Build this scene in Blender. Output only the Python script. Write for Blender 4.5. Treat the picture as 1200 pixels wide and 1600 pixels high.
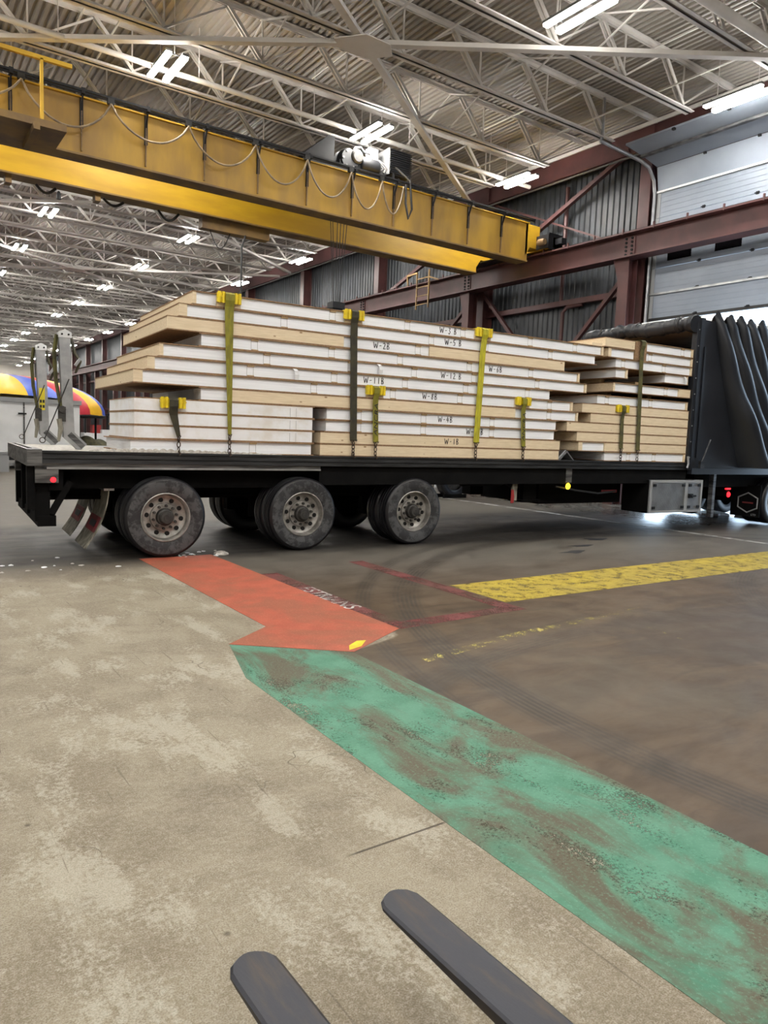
import bpy, math, random
from mathutils import Vector as V, Matrix as M
R = random.Random(7)
for o in list(bpy.data.objects):
    bpy.data.objects.remove(o)
sc = bpy.context.scene
col = sc.collection

# ------------------------------------------------------------------ camera
PITCH, ROLL, YAW = math.radians(5.942), math.radians(2.253), math.radians(55.164)
w_ = V((math.cos(YAW) * math.cos(PITCH), math.sin(YAW) * math.cos(PITCH), -math.sin(PITCH)))
r0 = V((math.sin(YAW), -math.cos(YAW), 0))
u0 = r0.cross(w_)
r_ = r0 * math.cos(ROLL) + u0 * math.sin(ROLL)
u_ = r_.cross(w_)
cam = bpy.data.cameras.new('camera')
cam.sensor_fit = 'HORIZONTAL'
cam.sensor_width = 36
cam.lens = 1131.27 / 1200 * 36
cam.clip_start = .05
cam.clip_end = 500
co = bpy.data.objects.new('camera', cam)
col.objects.link(co)
co.matrix_world = M(((r_.x, u_.x, -w_.x, 0), (r_.y, u_.y, -w_.y, 0), (r_.z, u_.z, -w_.z, 1.58), (0, 0, 0, 1)))
sc.camera = co

# ------------------------------------------------------------------ light of day and exposure
wd = bpy.data.worlds.new('overcast_sky')
sc.world = wd
wd.use_nodes = True
bg = wd.node_tree.nodes['Background']
bg.inputs['Color'].default_value = (.62, .80, 1.0, 1)
bg.inputs['Strength'].default_value = 6.0
sc.view_settings.view_transform = 'Standard'
sc.view_settings.look = 'None'
sc.view_settings.gamma = 1
sc.view_settings.use_curve_mapping = False
sc.view_settings.exposure = 0.2
LAMP = 178.0          # radiance of the lamp lenses

# ------------------------------------------------------------------ materials
MAT = {}


class NT:
    def __init__(s, name):
        s.m = bpy.data.materials.new(name)
        s.m.use_nodes = True
        s.t = s.m.node_tree
        s.b = s.t.nodes['Principled BSDF']
        s.out = s.t.nodes['Material Output']
        MAT[name] = s.m

    def n(s, kind, **kw):
        x = s.t.nodes.new(kind)
        for k, v in kw.items():
            setattr(x, k, v)
        return x

    def put(s, sock, v):
        if isinstance(v, bpy.types.NodeSocket):
            s.t.links.new(v, sock)
        elif v is not None:
            if isinstance(v, (tuple, list)) and len(v) == 3 and sock.type == 'RGBA':
                v = (*v, 1)
            sock.default_value = v

    def math(s, op, a, b=None, c=None, clamp=False):
        x = s.n('ShaderNodeMath', operation=op, use_clamp=clamp)
        s.put(x.inputs[0], a)
        if b is not None:
            s.put(x.inputs[1], b)
        if c is not None:
            s.put(x.inputs[2], c)
        return x.outputs[0]

    def coord(s):
        return s.n('ShaderNodeTexCoord').outputs['Object']

    def xyz(s, c):
        x = s.n('ShaderNodeSeparateXYZ')
        s.put(x.inputs[0], c)
        return x.outputs

    def scale(s, c, v):
        x = s.n('ShaderNodeMapping')
        s.put(x.inputs[0], c)
        x.inputs['Scale'].default_value = v
        return x.outputs[0]

    def noise(s, c, scale, detail=4, rough=.55, dist=0.):
        x = s.n('ShaderNodeTexNoise')
        s.put(x.inputs['Vector'], c)
        x.inputs['Scale'].default_value = scale
        x.inputs['Detail'].default_value = detail
        x.inputs['Roughness'].default_value = rough
        x.inputs['Distortion'].default_value = dist
        return x.outputs['Fac']

    def ramp(s, f, a, b, lo=0., hi=1.):
        x = s.n('ShaderNodeMapRange')
        x.interpolation_type = 'SMOOTHSTEP'
        s.put(x.inputs['Value'], f)
        x.inputs['From Min'].default_value = a
        x.inputs['From Max'].default_value = b
        x.inputs['To Min'].default_value = lo
        x.inputs['To Max'].default_value = hi
        return x.outputs[0]

    def mix(s, f, a, b):
        x = s.n('ShaderNodeMix', data_type='RGBA')
        s.put(x.inputs['Factor'], f)
        s.put(x.inputs[6], a)
        s.put(x.inputs[7], b)
        return x.outputs[2]

    def bump(s, h, strength, dist=.01):
        x = s.n('ShaderNodeBump')
        s.put(x.inputs['Height'], h)
        x.inputs['Strength'].default_value = strength
        x.inputs['Distance'].default_value = dist
        s.t.links.new(x.outputs[0], s.b.inputs['Normal'])

    def fin(s, color=None, rough=None, metal=None, spec=None):
        s.put(s.b.inputs['Base Color'], color)
        s.put(s.b.inputs['Roughness'], rough)
        s.put(s.b.inputs['Metallic'], metal)
        if spec is not None:
            s.b.inputs['Specular IOR Level'].default_value = spec
        return s.m


def simple(name, c1, c2=None, sc_=4., rough=.6, metal=0., bump=0., bscale=40., stretch=(1, 1, 1), spec=None, lo=.35, hi=.65):
    t = NT(name)
    c = t.scale(t.coord(), stretch)
    if c2:
        colr = t.mix(t.ramp(t.noise(c, sc_, 6), lo, hi), c1, c2)
    else:
        colr = c1
    if bump:
        t.bump(t.noise(c, bscale, 4), bump, .005)
    return t.fin(colr, rough, metal, spec)


simple('roof_white', (.31, .285, .255), (.25, .23, .205), .5, .6, bump=.05)
simple('joist_white', (.62, .60, .575), (.54, .52, .49), 1.5, .5)
simple('steel_red', (.088, .031, .030), (.056, .021, .020), 1.6, .5, bump=.1, lo=.3, hi=.7)
simple('siding', (.044, .051, .060), (.020, .024, .029), 2.2, .5, .0, bump=.15, bscale=9, stretch=(1, 3, .6))
simple('door_white', (.265, .30, .355), (.225, .26, .31), .9, .45)
simple('far_wall', (.72, .68, .61), (.64, .60, .54), .2, .7)
simple('crane_yellow', (.66, .40, .022), (.50, .29, .022), .9, .45, stretch=(.5, 1, 2), bump=.04)
simple('crane_worn', (.46, .27, .024), (.27, .155, .03), 1.3, .5, stretch=(1.2, 1, .35), bump=.05, lo=.3, hi=.7)
simple('crane_dirty', (.26, .16, .05), (.14, .09, .05), 1.2, .7)
simple('black_metal', (.012, .012, .014), (.022, .021, .022), 3, .5)
simple('machine_black', (.0055, .006, .0075), (.011, .011, .013), 6, .5, spec=.3)
simple('dark_frame', (.0024, .0024, .0028), (.005, .0048, .0048), 3, .9, spec=.15)
simple('galvanised', (.46, .47, .485), (.33, .34, .355), 5, .38, .8)
simple('rail_grey', (.20, .20, .20), (.06, .06, .062), 3.5, .42, .6, stretch=(.5, 1, 6))
simple('rail_dark', (.05, .052, .056), (.022, .023, .025), 3., .45, .5, stretch=(.5, 1, 5))
simple('chrome', (.7, .71, .73), None, rough=.2, metal=1)
simple('white_paint', (.78, .80, .82), (.70, .72, .74), 1.5, .4)
simple('pale_grey', (.30, .31, .32), None, rough=.5)
simple('conduit_grey', (.12, .12, .12), None, rough=.6)
simple('cable_tan', (.33, .25, .15), (.16, .12, .08), 4, .6)
simple('cable_black', (.012, .012, .012), None, rough=.5)
simple('osb', (.33, .205, .11), (.22, .13, .07), 30, .8, bump=.1)
simple('strap_yellow', (.52, .48, .022), (.34, .31, .02), 6, .75, stretch=(4, 1, 1))
simple('strap_mustard', (.27, .25, .02), (.17, .155, .02), 6, .75, stretch=(4, 1, 1))
simple('strap_olive', (.115, .105, .024), (.055, .052, .022), 7, .8)
simple('strap_dark', (.05, .045, .022), (.028, .026, .018), 7, .8)
simple('plastic_yellow', (.80, .62, .012), (.62, .46, .012), 9, .45)
simple('ink', (.012, .012, .016), None, rough=.6)
simple('chain', (.045, .036, .03), (.09, .06, .045), 20, .5, .6)
simple('tarp', (.0085, .0105, .015), (.014, .0165, .022), 1.6, .42, bump=.12, bscale=2.2)
simple('liner', (.46, .36, .24), (.36, .27, .17), 1.5, .7)
simple('rim_steel', (.40, .385, .36), (.17, .16, .145), 6, .45, .35)
simple('hub_dark', (.045, .042, .038), (.02, .019, .018), 14, .6, .0)
simple('hole_black', (.003, .003, .003), None, rough=.9)
simple('flap_dirty', (.30, .285, .23), (.12, .11, .085), 5, .8, stretch=(4, 4, .6))
simple('flap_red', (.22, .02, .025), (.12, .018, .02), 8, .7)
simple('snow', (.80, .82, .84), (.62, .63, .64), 25, .7, bump=.6, bscale=60)
simple('slush', (.56, .54, .50), (.36, .34, .31), 30, .75, bump=.5, bscale=90)
simple('red_fabric', (.55, .035, .055), (.46, .03, .05), 2, .45)
simple('yellow_fabric', (.80, .46, .02), (.70, .40, .02), 2, .45)
simple('blue_fabric', (.04, .10, .52), (.05, .09, .42), 2, .45)
simple('olive_cloth', (.10, .095, .05), (.05, .048, .03), 6, .9)
simple('fork_steel', (.036, .038, .047), (.075, .058, .044), 7, .42, .55, bump=.12, bscale=60, stretch=(3, .7, 1), lo=.45, hi=.8)
simple('sticker_yellow', (.75, .62, .03), None, rough=.5)
simple('glass_black', (.004, .004, .005), None, rough=.15)
simple('pipe_red', (.30, .02, .02), None, rough=.6)
simple('concrete_dark', (.2, .19, .18), None, rough=.8)


def emis(name, c, st):
    t = NT(name)
    t.b.inputs['Base Color'].default_value = (*c, 1)
    t.b.inputs['Emission Color'].default_value = (*c, 1)
    t.b.inputs['Emission Strength'].default_value = st
    return t.m


emis('lamp_lens', (1.0, .965, .905), LAMP)
emis('lamp_red', (1., .012, .02), 3.)
emis('lamp_amber', (1., .62, .02), 4.)


def m_foam():
    t = NT('foam')
    c = t.coord()
    z = t.xyz(c)[2]
    n = t.noise(t.scale(c, (.4, 1, 22)), 3., 3)
    t.fin(t.mix(t.ramp(n, .35, .7), (.90, .93, .97), (.81, .84, .885)), .75)
    t.bump(n, .12, .004)


m_foam()


def m_foam_dirty():
    t = NT('foam_dirty')
    c = t.coord()
    n = t.noise(c, 3.2, 6, .6)
    t.fin(t.mix(t.ramp(n, .42, .72), (.84, .86, .885), (.73, .71, .67)), .75)
    t.bump(t.noise(c, 60, 2), .1, .003)


m_foam_dirty()


def m_wood(name, a, b, knot):
    t = NT(name)
    c = t.coord()
    g = t.noise(t.scale(c, (1.2, 8, 16)), 3.5, 6, .6, .6)
    base = t.mix(t.ramp(g, .3, .72), a, b)
    v = t.n('ShaderNodeTexVoronoi')
    t.put(v.inputs['Vector'], t.scale(c, (3.2, 3.2, 7)))
    v.inputs['Scale'].default_value = 1.
    k = t.ramp(v.outputs['Distance'], .045, .10, 1, 0)
    t.fin(t.mix(k, base, knot), .7)
    t.bump(g, .08, .003)


m_wood('lumber', (.80, .675, .485), (.69, .56, .375), (.32, .19, .09))
m_wood('lumber_dark', (.50, .36, .20), (.36, .24, .125), (.20, .11, .05))


def m_tire():
    t = NT('tire_side')
    c = t.coord()
    n = t.noise(c, 8, 8, .72)
    t.fin(t.mix(t.ramp(n, .44, .56), (.020, .0205, .023), (.068, .069, .072)), .7)
    t.bump(t.noise(c, 40, 3), .15, .004)
    t = NT('tire_tread')
    t.fin((.010, .010, .0125), .38)


m_tire()


def m_plate():
    t = NT('tread_plate')
    c = t.coord()
    x = t.n('ShaderNodeTexChecker')
    t.put(x.inputs['Vector'], t.scale(c, (1, 1, 1)))
    x.inputs['Scale'].default_value = 28.
    t.fin(t.mix(t.ramp(t.noise(c, 4, 4), .3, .7), (.34, .35, .365), (.24, .25, .26)), .36, .75)
    t.bump(x.outputs['Fac'], .35, .006)


m_plate()


def floor_nodes(name):
    t = NT(name)
    c = t.coord()
    X, Y, Z = t.xyz(c)
    big = t.noise(c, .55, 6, .62)
    mid = t.noise(c, 2.3, 7, .68, .4)
    fine = t.noise(c, 170, 4, .8)
    grit = t.noise(c, 45, 6, .75)
    # worn pale concrete west of the walkway
    pale = t.mix(t.ramp(mid, .36, .64), (.165, .133, .085), (.262, .226, .162))
    streak = t.noise(t.scale(c, (1.3, .6, 1)), 2.1, 8, .66, .25)
    pale = t.mix(t.math('MULTIPLY', t.ramp(t.math('ADD', t.math('MULTIPLY', streak, .72), t.math('MULTIPLY', grit, .28)), .505, .585), .62), pale, (.40, .37, .30))
    pale = t.mix(t.math('MULTIPLY', t.ramp(t.noise(c, 1.15, 5, .6, .6), .56, .72), .6), pale, (.105, .079, .048))
    speck = t.ramp(t.math('ADD', t.math('MULTIPLY', grit, .45), t.math('MULTIPLY', fine, .55)), .43, .62)
    pale = t.mix(t.math('MULTIPLY', speck, .42), pale, (.46, .43, .37))
    pale = t.mix(t.math('MULTIPLY', t.ramp(fine, .52, .40), .34), pale, (.085, .066, .043))
    sv = t.n('ShaderNodeTexVoronoi')
    t.put(sv.inputs['Vector'], c)
    sv.inputs['Scale'].default_value = 3.1
    spot = t.math('MULTIPLY', t.ramp(t.math('ADD', sv.outputs['Distance'], t.math('MULTIPLY', grit, .06)), .045, .085, 1, 0), .7)
    pale = t.mix(spot, pale, (.06, .045, .028))
    scr = t.noise(t.scale(c, (22, .7, 1)), 1.6, 3, .6, .2)
    pale = t.mix(t.math('MULTIPLY', t.ramp(scr, .66, .70), .5), pale, (.09, .07, .045))
    # brown tracked-in dirt east of it
    swirl = t.noise(t.scale(c, (.6, 1.6, 1)), 1.7, 7, .62, 1.1)
    dirt = t.mix(t.ramp(swirl, .33, .67), (.047, .0285, .0135), (.094, .062, .0345))
    dirt = t.mix(t.math('MULTIPLY', t.ramp(big, .47, .68), .65), dirt, (.090, .071, .049))
    dirt = t.mix(t.math('MULTIPLY', t.ramp(fine, .56, .70), .35), dirt, (.17, .14, .105))
    edge = t.math('ADD', X, t.math('MULTIPLY', t.math('SUBTRACT', mid, .5), .35))
    # walkway jogs east at Y = 4.4
    jog = t.ramp(Y, 4.3, 4.6, 2.72, 3.36)
    m = t.ramp(t.math('SUBTRACT', edge, jog), -.06, .06)
    far = t.ramp(t.math('ADD', Y, t.math('MULTIPLY', big, 1.6)), 8.4, 9.6)
    m = t.math('MAXIMUM', m, t.math('MULTIPLY', far, .72))
    base = t.mix(m, pale, dirt)
    # greyer concrete around the truck and towards the gate
    grey = t.mix(t.ramp(mid, .3, .7), (.070, .065, .056), (.135, .127, .110))
    g = t.math('MULTIPLY', t.ramp(t.math('ADD', t.math('ADD', Y, t.math('MULTIPLY', X, .18)), t.math('MULTIPLY', swirl, 2.2)), 7.0, 10.2), .8)
    g = t.math('MULTIPLY', g, m)
    base = t.mix(g, base, grey)
    # floor wetted by drips beneath the wheels, blackened to paint in trailer shade
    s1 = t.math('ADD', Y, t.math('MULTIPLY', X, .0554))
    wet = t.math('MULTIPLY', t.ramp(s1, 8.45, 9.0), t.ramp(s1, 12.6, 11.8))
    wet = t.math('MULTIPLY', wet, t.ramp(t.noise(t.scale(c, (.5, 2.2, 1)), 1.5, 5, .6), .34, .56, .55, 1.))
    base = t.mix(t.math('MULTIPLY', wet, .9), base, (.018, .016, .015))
    # curved tyre tracks
    for cx, cy, rad, wid, amt in ((9.2, 2.2, 6.05, .19, .85), (9.35, 2.1, 6.65, .12, .6), (5.0, -1.6, 5.55, .17, .5), (9.0, -1.2, 4.6, .24, .55), (11.6, -1.0, 6.4, .22, .5)):
        d = t.math('SQRT', t.math('ADD', t.math('POWER', t.math('SUBTRACT', X, cx), 2.), t.math('POWER', t.math('SUBTRACT', Y, cy), 2.)))
        k = t.ramp(t.math('ABSOLUTE', t.math('SUBTRACT', d, rad)), wid * .35, wid, 1, 0)
        rib = t.ramp(t.math('SINE', t.math('MULTIPLY', d, 150.)), -.6, .5, .45, 1)
        k = t.math('MULTIPLY', t.math('MULTIPLY', k, rib), t.ramp(mid, .25, .55))
        k = t.math('MULTIPLY', t.math('MULTIPLY', k, amt), m)
        base = t.mix(k, base, (.026, .021, .016))
    # damp patch with a ragged edge
    dx = t.math('MULTIPLY', t.math('SUBTRACT', X, 6.1), .75)
    dy = t.math('MULTIPLY', t.math('SUBTRACT', Y, 3.3), 1.05)
    d = t.math('ADD', t.math('SQRT', t.math('ADD', t.math('POWER', dx, 2.), t.math('POWER', dy, 2.))), t.math('MULTIPLY', t.math('SUBTRACT', swirl, .5), 1.1))
    base = t.mix(t.math('MULTIPLY', t.ramp(d, 1.0, .8), .5), base, (.040, .027, .018))
    # cracks
    vo = t.n('ShaderNodeTexVoronoi', feature='DISTANCE_TO_EDGE')
    t.put(vo.inputs['Vector'], c)
    vo.inputs['Scale'].default_value = .8
    vn = t.n('ShaderNodeVectorMath', operation='ADD')
    nz = t.n('ShaderNodeTexNoise')
    t.put(nz.inputs['Vector'], c)
    nz.inputs['Scale'].default_value = 2.5
    t.put(vn.inputs[0], c)
    t.put(vn.inputs[1], nz.outputs['Color'])
    t.put(vo.inputs['Vector'], vn.outputs[0])
    ck = t.math('MULTIPLY', t.ramp(vo.outputs['Distance'], .0, .006, 1, 0), t.ramp(t.noise(c, 1.6, 2), .52, .6))
    base = t.mix(t.math('MULTIPLY', ck, .75), base, (.06, .04, .025))
    # the sawn joint
    j = t.math('MULTIPLY', t.ramp(t.math('ABSOLUTE', t.math('SUBTRACT', Y, 2.17)), .003, .008, 1, 0), t.math('MULTIPLY', t.ramp(X, 1.38, 1.46), t.ramp(X, 1.9, 1.86)))
    base = t.mix(t.math('MULTIPLY', j, .85), base, (.035, .025, .017))
    wetg = t.math('MULTIPLY', t.ramp(X, 11.5, 14.5), t.ramp(Y, 7., 9.))
    ro = t.math('SUBTRACT', t.math('SUBTRACT', t.ramp(mid, .2, .8, .62, .78), t.math('MULTIPLY', m, .16)), t.math('MULTIPLY', wetg, .3))
    t.fin(base, ro)
    t.b.inputs['Specular IOR Level'].default_value = .35
    t.bump(t.math('ADD', t.math('MULTIPLY', grit, .5), fine), .22, .004)


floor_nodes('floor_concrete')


def m_paint(name, a, b, dirt, cover, wear_scale=3., dirt_amt=.6, stretch=(1, 1, 1)):
    """worn floor paint: where it is gone the floor below shows"""
    t = NT(name)
    c = t.coord()
    n = t.noise(t.scale(c, stretch), wear_scale, 8, .7, .3)
    f = t.noise(c, 70, 4, .8)
    colr = t.mix(t.ramp(t.noise(c, 5, 5), .35, .65), a, b)
    d = t.noise(t.scale(c, stretch), 1.5, 6, .65, .8)
    colr = t.mix(t.math('MULTIPLY', t.ramp(d, .42, .60), dirt_amt), colr, dirt)
    colr = t.mix(t.math('MULTIPLY', t.ramp(f, .52, .66), .35), colr, tuple(min(1, q * 1.5 + .08) for q in a))
    t.fin(colr, .6)
    t.b.inputs['Specular IOR Level'].default_value = .3
    mask = t.math('ADD', t.math('MULTIPLY', n, .6), t.math('MULTIPLY', f, .4))
    al = t.ramp(mask, cover, cover + .08, .0, 1.)
    tr = t.n('ShaderNodeBsdfTransparent')
    mx = t.n('ShaderNodeMixShader')
    t.put(mx.inputs[0], al)
    t.t.links.new(tr.outputs[0], mx.inputs[1])
    t.t.links.new(t.b.outputs[0], mx.inputs[2])
    t.t.links.new(mx.outputs[0], t.out.inputs['Surface'])
    t.bump(f, .15, .003)


m_paint('paint_orange', (.40, .098, .056), (.34, .082, .047), (.21, .095, .055), .24, dirt_amt=.55)
m_paint('paint_green', (.055, .180, .115), (.090, .235, .160), (.088, .077, .049), .385, 2.2, 1., (1.6, .7, 1))
m_paint('paint_yellow', (.43, .33, .04), (.37, .275, .035), (.2, .155, .055), .42, 7., .4)
m_paint('paint_red', (.175, .045, .045), (.14, .038, .038), (.085, .05, .037), .44, 2.2)
m_paint('paint_white', (.55, .55, .53), (.45, .45, .43), (.25, .24, .22), .45, 3.)
m_paint('paint_flakes', (.62, .55, .12), (.5, .42, .12), (.3, .25, .1), .53, 9.)


# ------------------------------------------------------------------ mesh building
class MB:
    def __init__(s):
        s.v = []
        s.f = []
        s.smooth = False

    def face_box(s, p):
        b = len(s.v)
        s.v += [V(q) for q in p]
        s.f += [tuple(b + i for i in q) for q in ((0, 3, 2, 1), (4, 5, 6, 7), (0, 1, 5, 4), (1, 2, 6, 5), (2, 3, 7, 6), (3, 0, 4, 7))]
        return s

    def box(s, x0, x1, y0, y1, z0, z1):
        return s.face_box([(x0, y0, z0), (x1, y0, z0), (x1, y1, z0), (x0, y1, z0), (x0, y0, z1), (x1, y0, z1), (x1, y1, z1), (x0, y1, z1)])

    def bar(s, p, q, w, h, up=(0, 0, 1)):
        p, q = V(p), V(q)
        d = (q - p).normalized()
        up = V(up)
        if abs(d.dot(up)) > .98:
            up = V((1, 0, 0))
        a = d.cross(up).normalized() * w / 2
        b = a.cross(d).normalized() * h / 2
        return s.face_box([p - a - b, p + a - b, p + a + b, p - a + b, q - a - b, q + a - b, q + a + b, q - a + b])

    def tube(s, pts, r, seg=8, closed=False):
        s.smooth = True
        pts = [V(p) for p in pts]
        n = len(pts)
        base = len(s.v)
        ref = None
        for i, p in enumerate(pts):
            if closed:
                d = pts[(i + 1) % n] - pts[i - 1]
            else:
                d = pts[min(i + 1, n - 1)] - pts[max(i - 1, 0)]
            d.normalize()
            if ref is None:
                ref = V((0, 0, 1)) if abs(d.z) < .9 else V((1, 0, 0))
            a = (ref - d * ref.dot(d)).normalized()
            ref = a
            b = d.cross(a)
            rr = r[i] if isinstance(r, (list, tuple)) else r
            for k in range(seg):
                th = 2 * math.pi * k / seg
                s.v.append(p + a * math.cos(th) * rr + b * math.sin(th) * rr)
        for i in range(n if closed else n - 1):
            j = (i + 1) % n
            for k in range(seg):
                l = (k + 1) % seg
                s.f.append((base + i * seg + k, base + i * seg + l, base + j * seg + l, base + j * seg + k))
        if not closed:
            s.f.append(tuple(base + k for k in reversed(range(seg))))
            s.f.append(tuple(base + (n - 1) * seg + k for k in range(seg)))
        return s

    def cyl(s, p, q, r, seg=16):
        return s.tube([p, q], r, seg)

    def lathe(s, prof, centre, axis=(0, 1, 0), seg=32):
        """prof: (radius, along axis)"""
        s.smooth = True
        ax = V(axis)
        a = V((1, 0, 0)) if abs(ax.x) < .9 else V((0, 0, 1))
        a = (a - ax * a.dot(ax)).normalized()
        b = ax.cross(a)
        c = V(centre)
        base = len(s.v)
        for (r, h) in prof:
            for k in range(seg):
                th = 2 * math.pi * k / seg
                s.v.append(c + ax * h + (a * math.cos(th) + b * math.sin(th)) * r)
        for i in range(len(prof) - 1):
            for k in range(seg):
                l = (k + 1) % seg
                s.f.append((base + i * seg + k, base + (i + 1) * seg + k, base + (i + 1) * seg + l, base + i * seg + l))
        return s

    def prism(s, poly, d):
        """poly: list of 3D points, extruded by vector d"""
        d = V(d)
        b = len(s.v)
        n = len(poly)
        s.v += [V(p) for p in poly] + [V(p) + d for p in poly]
        s.f.append(tuple(b + i for i in reversed(range(n))))
        s.f.append(tuple(b + n + i for i in range(n)))
        for i in range(n):
            j = (i + 1) % n
            s.f.append((b + i, b + j, b + n + j, b + n + i))
        return s

    def ribbon(s, pts, widths, axis, thick):
        """flat strap along pts; width along axis"""
        ax = V(axis)
        pts = [V(p) for p in pts]
        n = len(pts)
        b = len(s.v)
        for i, p in enumerate(pts):
            d = (pts[min(i + 1, n - 1)] - pts[max(i - 1, 0)]).normalized()
            nn = d.cross(ax).normalized() * thick / 2
            w = widths[i] if isinstance(widths, (list, tuple)) else widths
            a = ax * w / 2
            s.v += [p - a - nn, p + a - nn, p + a + nn, p - a + nn]
        for i in range(n - 1):
            for k in range(4):
                l = (k + 1) % 4
                s.f.append((b + 4 * i + k, b + 4 * i + l, b + 4 * i + 4 + l, b + 4 * i + 4 + k))
        s.f.append((b + 3, b + 2, b + 1, b))
        e = b + 4 * (n - 1)
        s.f.append((e, e + 1, e + 2, e + 3))
        return s

    def grid(s, fn, nu, nv):
        b = len(s.v)
        for i in range(nu + 1):
            for j in range(nv + 1):
                s.v.append(V(fn(i / nu, j / nv)))
        for i in range(nu):
            for j in range(nv):
                a = b + i * (nv + 1) + j
                s.f.append((a, a + nv + 1, a + nv + 2, a + 1))
        return s

    def mesh(s, name, mat, off=(0, 0, 0)):
        off = V(off)
        me = bpy.data.meshes.new(name)
        me.from_pydata([tuple(p - off) for p in s.v], [], s.f)
        me.materials.append(MAT[mat])
        if s.smooth:
            for p in me.polygons:
                p.use_smooth = True
            me.set_sharp_from_angle(angle=math.radians(38))
        me.update()
        return me


BASE = {}
YT, PT = math.radians(-3.171), .003
TX = V((math.cos(YT) * math.cos(PT), math.sin(YT) * math.cos(PT), math.sin(PT)))
TN = V((-math.sin(YT), math.cos(YT), 0))
TZ = TX.cross(TN)
TO = V((.4883, 8.8139, 1.2745))
TRAILER = M(((TX.x, TN.x, TZ.x, TO.x), (TX.y, TN.y, TZ.y, TO.y), (TX.z, TN.z, TZ.z, TO.z), (0, 0, 0, 1)))
WORLD = M.Identity(4)


def tag(o, label=None, cat=None, group=None, kind=None):
    for k, v in (('label', label), ('category', cat), ('group', group), ('kind', kind)):
        if v:
            o[k] = v
    return o


def thing(name, label, cat, base=(0, 0, 0), frame=WORLD, group=None):
    o = bpy.data.objects.new(name, None)
    o.empty_display_size = .1
    col.objects.link(o)
    o.matrix_world = frame @ M.Translation(V(base))
    BASE[o] = V(base)
    return tag(o, label, cat, group)


def part(name, mb, mat, parent, label=None, kind=None):
    me = mb.mesh(name, mat, BASE[parent])
    o = bpy.data.objects.new(name, me)
    col.objects.link(o)
    o.parent = parent
    BASE[o] = BASE[parent]
    return tag(o, label, None, None, kind)


def inst(name, me, loc, parent):
    o = bpy.data.objects.new(name, me)
    col.objects.link(o)
    o.parent = parent
    o.location = loc
    BASE[o] = BASE[parent]
    return o


def solo(name, mb, mat, label, cat, base=(0, 0, 0), frame=WORLD, group=None, kind=None):
    o = bpy.data.objects.new(name, mb.mesh(name, mat, base))
    col.objects.link(o)
    o.matrix_world = frame @ M.Translation(V(base))
    BASE[o] = V(base)
    return tag(o, label, cat, group, kind)


def struct(name, mb, mat, label=None):
    return solo(name, mb, mat, label, None, kind='structure')


def copy_tree(o, parent=None):
    c = o.copy()
    col.objects.link(c)
    if parent:
        c.parent = parent
    for ch in [q for q in o.children]:
        copy_tree(ch, c)
    return c


def text_mesh(body, size, mat, name, extrude=.001, shear=0.):
    cu = bpy.data.curves.new(name, 'FONT')
    cu.body = body
    cu.size = size
    cu.extrude = extrude
    cu.shear = shear
    cu.align_x = 'CENTER'
    cu.align_y = 'CENTER'
    o = bpy.data.objects.new(name, cu)
    col.objects.link(o)
    bpy.context.view_layer.update()
    dg = bpy.context.evaluated_depsgraph_get()
    me = bpy.data.meshes.new_from_object(o.evaluated_get(dg))
    bpy.data.objects.remove(o)
    bpy.data.curves.remove(cu)
    me.name = name
    me.materials.clear()
    me.materials.append(MAT[mat])
    return me


def arc(cx, cy, r, a0, a1, n):
    return [(cx + r * math.cos(math.radians(a0 + (a1 - a0) * i / n)), cy + r * math.sin(math.radians(a0 + (a1 - a0) * i / n))) for i in range(n + 1)]


# ------------------------------------------------------------------ the hall
XW, YN, YF, XL = 17.3, -18.0, 109.0, -21.0      # gate wall, near wall, far wall, west wall
ZR = 10.06
DY0, DY1 = 6.4, 12.42                             # gate opening
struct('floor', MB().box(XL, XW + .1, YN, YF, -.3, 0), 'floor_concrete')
struct('ground', MB().box(XW + .1, 95, -45, 70, -.35, -.05), 'snow')

mb = MB()
pitch, deep = .152, .042
prof = []
x = XL
while x < XW + .4:
    prof += [(x, 0), (x + pitch * .40, 0), (x + pitch * .52, deep), (x + pitch * .88, deep)]
    x += pitch
b = len(mb.v)
for (px, pz) in prof:
    mb.v += [V((px, YN, ZR + pz)), V((px, YF, ZR + pz))]
for i in range(len(prof) - 1):
    mb.f.append((b + 2 * i, b + 2 * i + 1, b + 2 * i + 3, b + 2 * i + 2))
b = len(mb.v)
mb.box(XL, XW + .4, YN, YF, ZR + .06, ZR + .25)
ceiling = struct('ceiling', mb, 'roof_white')


def corrugated(y0, y1, z0, z1, x0):
    m = MB()
    p, d = .205, .035
    pr = []
    y = y0
    while y < y1:
        pr += [(y, 0), (y + p * .55, 0), (y + p * .68, d), (y + p * .88, d)]
        y += p
    pr = [q for q in pr if q[0] < y1] + [(y1, 0)]
    for (py, px) in pr:
        m.v += [V((x0 + px, py, z0)), V((x0 + px, py, z1))]
    for i in range(len(pr) - 1):
        m.f.append((2 * i, 2 * i + 1, 2 * i + 3, 2 * i + 2))
    m.box(x0 + .06, x0 + .25, y0, y1, z0, z1)
    return m


wall = struct('wall_right', corrugated(DY1, YF, 0, ZR + .2, XW), 'siding')
part('wall_panel', corrugated(YN, DY0, 0, ZR + .2, XW), 'siding', wall)
part('wall_panel', corrugated(DY0, DY1, 8.3, ZR + .2, XW), 'siding', wall)
struct('wall_far', MB().box(XL, XW + .3, YF, YF + .3, 0, ZR + .2), 'far_wall')
struct('wall_left', MB().box(XL - .3, XL, YN, YF, 0, ZR + .2), 'far_wall')
struct('wall_near', MB().box(XL, XW + .3, YN - .3, YN, 0, ZR + .2), 'far_wall')

# steel frame against the gate wall
COLS = [12.51 + 6.4 * k for k in range(-4, 16)]


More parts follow.
